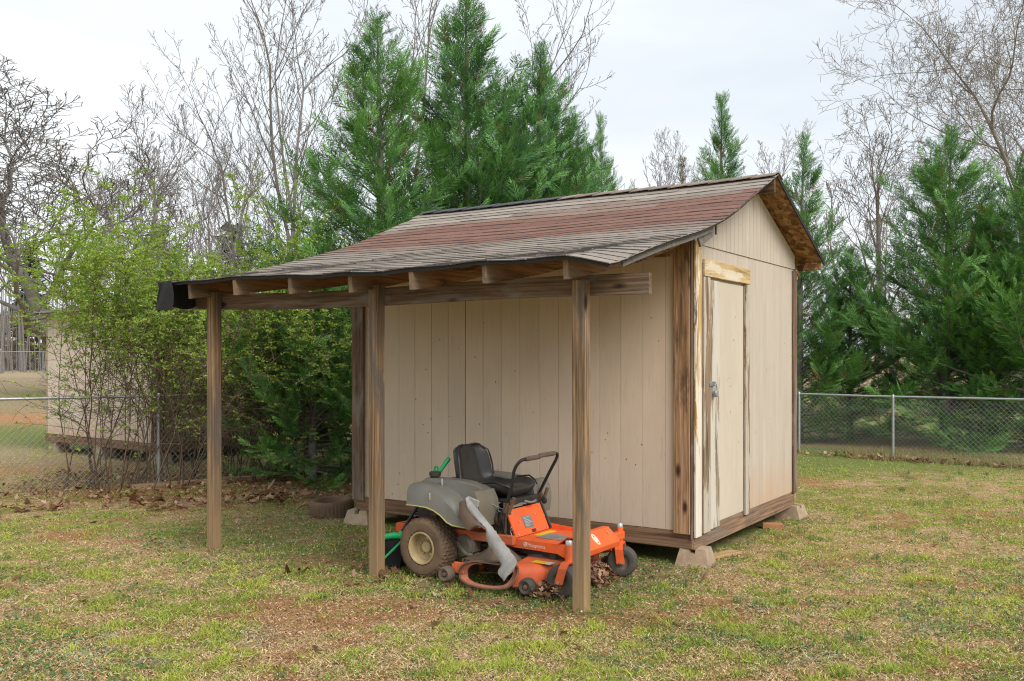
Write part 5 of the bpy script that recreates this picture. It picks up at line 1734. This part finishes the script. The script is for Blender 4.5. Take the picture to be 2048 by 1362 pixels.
# ------------------------------------------------------------------ leafy spring shrubs on the left
M['spring_leaf'] = attr_mat('spring_leaf', .5, 25.0, .2, .40, spec=.3, trans_col=(1.1, 1.2, .4))
M['stem'] = plain('brown_stem', (.14, .095, .068), .9, .3)
def shrub(name, x, y, n_stem, H, spread, label, seed, bias=(0, 0), leafk=1.0, base=.35, z0=.7, zr=1.9):
    rng = random.Random(seed)
    e = empty(name, (x, y, float(ground_z(x, y)) - .03))
    V = []; F = []; leaf = []
    def add(pts, rad):
        b0 = len(V); n = len(pts)
        for i, p in enumerate(pts):
            d = pts[min(i+1, n-1)] - pts[max(0, i-1)]; d = d.normalized() if d.length > 1e-6 else Vector((0, 0, 1))
            a = d.orthogonal().normalized(); b = d.cross(a)
            for k in range(3):
                t = 2*PI*k/3; q = p + (a*math.cos(t)+b*math.sin(t))*rad[i]; V.append((q.x, q.y, q.z))
        for i in range(n-1):
            for k in range(3):
                l = (k+1) % 3; F.append((b0+i*3+k, b0+i*3+l, b0+(i+1)*3+l, b0+(i+1)*3+k))
    def cane(p, d, L, r, lev):
        ns = 8 if lev == 0 else 5
        pts = [p.copy()]; q = p.copy(); dirs = [d]
        for i in range(ns):
            f = (i+1)/ns
            grav = -.16*f*f if lev == 0 else -.10*f
            d = (d + Vector((rng.gauss(0, .10), rng.gauss(0, .10), grav + rng.gauss(0, .05)))).normalized()
            q = q + d*(L/ns)
            if q.z < .08: q.z = .08 + rng.random()*.05
            pts.append(q.copy()); dirs.append(d)
        add(pts, [max(.0022, r*(1-.85*i/ns)) for i in range(ns+1)])
        if lev < 2:
            nc = rng.randint(8, 12) if lev == 0 else rng.randint(3, 5)
            for k in range(nc):
                f = .22 + .78*rng.random(); xx = f*ns; i0 = min(ns-1, int(xx)); pp = pts[i0].lerp(pts[i0+1], xx-i0)
                a = dirs[i0+1].orthogonal().normalized(); b = dirs[i0+1].cross(a); az = rng.random()*6.28
                ang = math.radians(rng.uniform(25, 70))
                nd = (dirs[i0+1]*math.cos(ang) + (a*math.cos(az)+b*math.sin(az))*math.sin(ang)).normalized()
                cane(pp, nd, L*rng.uniform(.22, .45)*(1 if lev == 0 else 1.0), max(.0025, r*.45), lev+1)
        nl = int(L*(14 if lev == 2 else 8 if lev else 3)*leafk)
        for k in range(nl):
            f = .2 + .8*rng.random(); xx = f*ns; i0 = min(ns-1, int(xx)); pp = pts[i0].lerp(pts[i0+1], xx-i0)
            # leaves open higher up; the lower canes are still bare
            keep = min(1.0, max(.10, (pp.z-z0)/zr))
            if rng.random() < keep: leaf.append((pp.x, pp.y, pp.z, lev))
    for k in range(n_stem):
        az = rng.random()*6.28; rr = base*math.sqrt(rng.random())
        p = Vector((rr*math.cos(az)*2.6, rr*math.sin(az)*1.2, -.03))
        out = rng.random()**.7*spread
        az2 = rng.random()*6.28
        d = Vector((math.cos(az2)*out + bias[0], math.sin(az2)*out*.75 + bias[1], 1)).normalized()
        cane(p, d, H*rng.uniform(.75, 1.22), .010*rng.uniform(.7, 1.5), 0)
    me = fast_mesh('stems', V, F, None, True); link_mesh('stems', me, M['stem'], e)
    L = np.array(leaf); n = len(L); m = 7
    cen = np.repeat(L[:, :3], m, 0)
    N = len(cen)
    d1 = nr.normal(0, 1, (N, 3)); d1[:, 2] = np.abs(d1[:, 2])*.7; d1 /= np.linalg.norm(d1, axis=1)[:, None]
    d2 = np.cross(d1, nr.normal(0, 1, (N, 3))); d2 /= np.linalg.norm(d2, axis=1)[:, None]+1e-9
    ln = (.018 + .024*nr.random(N))[:, None]; wd = ln*.28
    b0 = cen + d1*.022*nr.random((N, 1)) + np.repeat(nr.normal(0, .012, (n, 3)), m, 0)
    Vq = np.stack([b0, b0 + d1*ln*.5 + d2*wd, b0 + d1*ln, b0 + d1*ln*.5 - d2*wd], 1).reshape(-1, 3)
    tone = np.repeat(nr.random(n), m) *.7 + .3*nr.random(N)
    c = np.array([.13, .26, .050])*(1-tone)[:, None] + np.array([.42, .50, .10])*tone[:, None]
    me = fast_mesh('foliage', Vq, np.arange(N*4).reshape(-1, 4), np.repeat(c, 4, 0))
    link_mesh('foliage', me, M['spring_leaf'], e)
    return tag(e, label, 'shrub', 'leafy shrubs left of the shed')
shrub('spring_shrub', -4.95, 12.05, 30, 2.85, .46, 'tall arching shrub with fresh yellow-green leaves before the second shed', 1, (.15, .0), 2.0, .34, 1.5, 1.0)
shrub('spring_shrub', -3.9, 13.0, 46, 3.0, .60, 'dense leafy shrub rising just behind the left post of the lean-to', 2, (.02, .05), 1.7, .42, 1.0, 1.3)
shrub('spring_shrub', -3.15, 13.6, 26, 2.5, .62, 'tangled brown twiggy shrub with sparse leaves beside the cypress branches', 4, (-.08, -.05), 1.0, .40)

# ------------------------------------------------------------------ dead leaves
def leaf_mesh(name, P0, size, cols, mat, flat=.35):
    """curled lobed leaves: eight-corner outlines folded along the midrib"""
    n = len(P0)
    ang = nr.random(n)*6.283; tilt = nr.normal(0, flat, (n, 2))
    prof = np.array([(-.5, 0), (-.28, .20), (-.12, .13), (.05, .30), (.2, .15), (.5, 0), (.2, -.15), (.05, -.30), (-.12, -.13), (-.28, -.20)])
    L = np.zeros((n, 10, 3)); L[:, :, 0] = prof[:, 0]; L[:, :, 1] = prof[:, 1]
    L[:, :, 2] = np.abs(prof[:, 1])[None, :]*nr.uniform(-.5, 1.2, (n, 1)) + (prof[:, 0]**2)[None, :]*nr.uniform(-.4, .9, (n, 1)) + nr.normal(0, .035, (n, 10))
    L = L*size[:, None, None]
    c, s = np.cos(ang)[:, None], np.sin(ang)[:, None]
    X = L[:, :, 0]*c - L[:, :, 1]*s; Y = L[:, :, 0]*s + L[:, :, 1]*c; Z = L[:, :, 2] + X*tilt[:, :1] + Y*tilt[:, 1:]
    Z = Z - Z.min(1, keepdims=True) + P0[:, 2:3]
    V = np.stack([X + P0[:, :1], Y + P0[:, 1:2], Z], -1)
    I = (np.arange(n)*10)[:, None]
    quads = np.array([(0, 1, 2, 9), (9, 2, 3, 8), (8, 3, 4, 7), (7, 4, 5, 6)])
    quads = np.array([(0, 1, 2, 2), (0, 2, 8, 9), (2, 3, 4, 8), (8, 4, 6, 7), (4, 5, 6, 6)])
    F = []
    tris = np.array([(0, 1, 2), (0, 2, 8), (0, 8, 9), (2, 3, 4), (2, 4, 8), (8, 4, 6), (8, 6, 7), (4, 5, 6)])
    F = (I[:, None, :] + tris[None]).reshape(-1, 3)
    return fast_mesh(name, V.reshape(-1, 3), F, np.repeat(cols, 10, 0))
M['dead_leaf'] = attr_mat('dead_leaf', .8, 40.0, .3, .2, spec=.2, trans_col=(1.1, .8, .5))
LEAFC = np.array([(.30, .165, .095), (.21, .10, .055), (.38, .235, .14), (.15, .075, .042), (.34, .20, .15), (.42, .29, .19)])
def scatter(n, fx, sizes, name, label, dz=.0):
    P = []
    while len(P) < n:
        q = fx()
        if q is not None: P.append(q)
    P = np.array(P); z = ground_z(P[:, 0], P[:, 1]) + .008 + (P[:, 2] if P.shape[1] > 2 else 0)
    P0 = np.stack([P[:, 0], P[:, 1], z], -1)
    sz = nr.uniform(sizes[0], sizes[1], n)
    cols = LEAFC[nr.integers(0, len(LEAFC), n)]*nr.uniform(.7, 1.2, (n, 1))
    o = link_mesh(name, leaf_mesh(name, P0, sz, cols, None), M['dead_leaf']); o['kind'] = 'stuff'
    tag(o, label, 'leaves')
g = rnd.gauss; U = rnd.uniform
hot = [(-5.6, 9.9, .35), (-5.2, 10.4, .3), (-4.3, 10.9, .35), (-3.9, 10.55, .4), (-3.5, 10.75, .4), (-3.1, 10.9, .35), (-4.8, 11.2, .5), (-2.9, 11.3, .4)]
def f_left():
    c = rnd.choice(hot); return (c[0] + g(0, c[2]), c[1] + g(0, c[2]*.45), abs(g(0, .02)))
scatter(230, f_left, (.07, .16), 'leaf_litter', 'drifts of large brown dead leaves in front of the shrubs at the left')
def f_shr(): return (U(-6.6, -1.9), U(11.2, 13.8), abs(g(0, .012)))
scatter(1300, f_shr, (.04, .09), 'leaf_litter', 'dark brown leaf litter under the shrubs and cypress branches')
def f_fence():
    d = U(0, 1); x = 3.2 + 7.5*d; y = 17.68 - (x-3.2)*.775 + g(0, .16) - .12; return (x, y, abs(g(0, .03)))
scatter(420, f_fence, (.06, .13), 'leaf_litter', 'strip of brown leaves along the foot of the right fence')
def f_pile():
    p = mw(g(1.06, .10), g(.12, .16), 0); r = math.hypot((p.x-mw(1.06, .12, 0).x), (p.y-mw(1.06, .12, 0).y))
    return (p.x, p.y, rnd.random()*.19*math.exp(-(r/.22)**2))
scatter(900, f_pile, (.035, .075), 'leaf_pile', 'heap of brown dead leaves between the front casters of the mower')
def f_pile2():
    p = mw(g(1.10, .07), g(-.44, .07), 0); return (p.x, p.y, rnd.random()*.09)
scatter(260, f_pile2, (.04, .085), 'leaf_pile', 'small heap of dead leaves against the near deck wheel of the mower')
def f_rand():
    y = 4.6 + 7.5*rnd.random()**1.2; return (U(-.62*y, .62*y), y, 0)
scatter(110, f_rand, (.04, .10), 'scattered_leaves', 'single dead leaves scattered over the lawn')
def f_mow():
    p = mw(U(-1.0, 1.0), U(-1.0, -.5), 0); return (p.x, p.y, 0)
scatter(46, f_mow, (.05, .11), 'scattered_leaves', 'few pinkish dead leaves lying before the rear wheel of the mower')

# ------------------------------------------------------------------ lawn: short straw, green blades, clover, tufts
M['grass'] = attr_mat('grass_blades', .7, 12.0, .15, .22, spec=.2, trans_col=(1.1, 1.15, .6))
def blocked(x, y):
    s, t = to_shed(x, y)
    return (s > .03) & (s < SL-.03) & (t > .05) & (t < SD-.05)
def sample(n, y0=4.0, y1=17.0, p=2.0):
    u = nr.random(n)
    # density falling with the square of the distance
    y = 1.0/(1.0/y0 + u*(1.0/y1 - 1.0/y0))
    x = nr.uniform(-1, 1, n)*(.62*y + .5)
    ok = ~blocked(x, y)
    return x[ok], y[ok]
def blades(x, y, ln, wd, tilt, col, name, label):
    n = len(x); z = ground_z(x, y) + (fbm(x*9, y*9, 61, 2)-.5)*.014 - .004
    az = nr.random(n)*6.283; ta = nr.random(n)*6.283
    d = np.stack([np.cos(az)*np.sin(tilt), np.sin(az)*np.sin(tilt), np.cos(tilt)], -1)
    sdir = np.stack([np.cos(ta), np.sin(ta), np.zeros(n)], -1)
    sdir = sdir - (sdir*d).sum(1, keepdims=True)*d; sdir /= np.linalg.norm(sdir, axis=1, keepdims=True)+1e-9
    b = np.stack([x, y, z], -1)
    b[:, 2] += np.where(tilt > 1.0, nr.random(n)*.022, 0)
    tip = b + d*ln[:, None]
    V = np.stack([b - sdir*wd[:, None]*.5, b + sdir*wd[:, None]*.5, tip], 1).reshape(-1, 3)
    me = fast_mesh(name, V, np.arange(len(V)).reshape(-1, 3), np.repeat(col, 3, 0))
    o = link_mesh(name, me, M['grass']); o['kind'] = 'stuff'
    tag(o, label, 'grass')
# straw
x, y = sample(360000)
gq, cl, mo, shd, li = fields(x, y)
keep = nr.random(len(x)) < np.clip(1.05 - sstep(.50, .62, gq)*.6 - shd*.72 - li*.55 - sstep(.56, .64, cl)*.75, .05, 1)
x, y = x[keep], y[keep]; n = len(x)
c = np.array([.88, .67, .39])*(1-nr.random((n, 1))*.7) + np.array([.10, .09, .07])*nr.random((n, 1))
blades(x, y, nr.uniform(.012, .042, n), nr.uniform(.0028, .0052, n)*(.8+.03*y), nr.uniform(.9, 1.5, n), c, 'straw', 'dead straw coloured grass lying over the lawn')
# green
x, y = sample(400000)
gq, cl, mo, shd, li = fields(x, y)
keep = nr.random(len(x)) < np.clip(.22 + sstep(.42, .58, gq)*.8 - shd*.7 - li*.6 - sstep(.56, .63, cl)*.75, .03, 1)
x, y = x[keep], y[keep]; n = len(x)
tone = np.clip(fbm(x*1.4, y*1.4, 77, 3)[:, None]*.9 + nr.normal(0, .22, (n, 1)), 0, 1)
c = np.array([.18, .28, .04])*(1-tone) + np.array([.60, .62, .11])*tone
blades(x, y, nr.uniform(.014, .036, n)*(.7+1.5*sstep(.5, .68, gq[keep])), nr.uniform(.0038, .0066, n)*(.8+.03*y), nr.uniform(.25, 1.25, n), c, 'grass', 'short green spring grass in patches over the lawn')
# clover and low weeds: small round-ish leaflets
x, y = sample(120000, 4.0, 15)
gq, cl, mo, shd, li = fields(x, y); wp = fbm(x*1.9+3, y*2.1, 88, 3)
keep = nr.random(len(x)) < np.clip(sstep(.50, .62, wp)*.8 + shd*.55 + li*.25 - sstep(.60, .68, cl)*.5, .02, 1)
x, y = x[keep], y[keep]; n = len(x); shd = shd[keep]
z = ground_z(x, y) + .004 + nr.random(n)*.022
r = nr.uniform(.005, .0105, n)*(.85+.02*y); az = nr.random(n)*6.283
tl_ = nr.normal(0, .35, (n, 2))
V = np.zeros((n, 5, 3))
for k in range(5):
    a = az + k*2*PI/5; dx = r*np.cos(a); dy = r*np.sin(a)
    V[:, k] = np.stack([x+dx, y+dy, z + dx*tl_[:, 0] + dy*tl_[:, 1]], -1)
tone = nr.random((n, 1)); s_, t_ = to_shed(x, y); pale = (fbm(x*2.4, y*2.6, 99, 3) > .64)[:, None]
c = np.array([.06, .125, .045])*(1-tone) + np.array([.15, .24, .08])*tone
c = np.where(pale & (shd < .4)[:, None], np.array([.27, .32, .21])*(.8+.4*tone), c)
I = (np.arange(n)*5)[:, None]
F = (I[:, None, :] + np.array([(0, 1, 2), (0, 2, 3), (0, 3, 4)])[None]).reshape(-1, 3)
me = fast_mesh('clover', V.reshape(-1, 3), F, np.repeat(c, 5, 0)); o = link_mesh('clover', me, M['grass']); o['kind'] = 'stuff'
tag(o, 'low dark clover and pale weeds growing between the grass', 'ground cover')
# crumbs: bits of leaf, bark and red clay between the blades
x, y = sample(150000, 4.0, 14)
n = len(x); z = ground_z(x, y) + .003 + nr.random(n)*.014
r = nr.uniform(.003, .0085, n)*(.8+.03*y); az = nr.random(n)*6.283
V = np.zeros((n, 3, 3))
for k in range(3):
    a = az + k*2.1 + nr.normal(0, .4, n); V[:, k] = np.stack([x + r*np.cos(a)*1.3, y + r*np.sin(a), z + nr.normal(0, .004, n)], -1)
pal = np.array([(.42, .20, .10), (.16, .085, .045), (.50, .30, .16), (.30, .15, .075), (.09, .055, .035), (.55, .42, .27)])
c = pal[nr.integers(0, 6, n)]*nr.uniform(.7, 1.25, (n, 1))
me = fast_mesh('soil_crumbs', V.reshape(-1, 3), np.arange(n*3).reshape(-1, 3), np.repeat(c, 3, 0)); o = link_mesh('soil_crumbs', me, M['dead_leaf']); o['kind'] = 'stuff'
tag(o, 'crumbs of red clay bark and leaf between the grass blades', 'ground cover')
# wild onion tufts
X = []; Y = []; LN = []; TT = []; CC = []
for k in range(150):
    if k < 60: yy = rnd.uniform(4.9, 8.0); xx = rnd.uniform(.6, .60*yy)
    elif k < 110: yy = rnd.uniform(7.5, 13.5); xx = rnd.uniform(.3*yy, .62*yy)
    else: yy = rnd.uniform(4.8, 8.5); xx = rnd.uniform(-.6*yy, .5*yy)
    s, t = to_shed(xx, yy)
    if -.15 < s < SL and t > -1.3: continue
    m_ = rnd.randint(14, 34); rr = rnd.uniform(.015, .05); hh = rnd.uniform(.045, .10)
    for q in range(m_):
        X.append(xx + g(0, rr)); Y.append(yy + g(0, rr*.8)); LN.append(hh*rnd.uniform(.6, 1.15)); TT.append(abs(g(0, .28)))
        w_ = rnd.random(); CC.append((.06+.05*w_, .15+.08*w_, .045+.03*w_))
for fx_, fy_ in [shed_pt(.11, -1.65), shed_pt(1.92, -1.64), shed_pt(3.8, -1.655), shed_pt(.02, .1), shed_pt(.02, SD), shed_pt(SL-.04, .03), (-1.93, 10.02)] + [tuple(mw(a_, b_, 0))[:2] for a_, b_ in ((0, -.5), (1.0, -.58), (.3, -.6), (1.2, -.4), (.6, -.65), (1.25, .4))]:
    for q in range(60):
        an_ = rnd.random()*6.283; r_ = rnd.uniform(.06, .15) if abs(fx_+1.93) > .01 else rnd.uniform(.23, .30)
        X.append(fx_ + r_*math.cos(an_)); Y.append(fy_ + r_*math.sin(an_)); LN.append(rnd.uniform(.03, .085)); TT.append(abs(g(.3, .4)))
        w_ = rnd.random(); CC.append((.10+.30*w_, .20+.16*w_, .04+.08*w_))
n = len(X)
blades(np.array(X), np.array(Y), np.array(LN), np.full(n, .0042), np.array(TT), np.array(CC), 'grass_tufts', 'taller dark green onion grass tufts scattered over the lawn')
# long dry grass at the foot of the right fence
n = 5200
xx = nr.uniform(3.0, 11.0, n); yy = 17.83 - (xx-3.0)*.775 + nr.normal(0, .14, n)
patch = fbm(xx*1.3, yy*.5, 123, 2); k_ = patch > .42; xx, yy = xx[k_], yy[k_]; n = len(xx)
w_ = nr.random((n, 1)); c = np.array([.42, .33, .18])*(.6+.5*w_)
blades(xx, yy, nr.uniform(.10, .34, n), np.full(n, .006), np.abs(nr.normal(.25, .35, n)), c, 'dry_grass', 'long dry tan grass along the foot of the right fence')
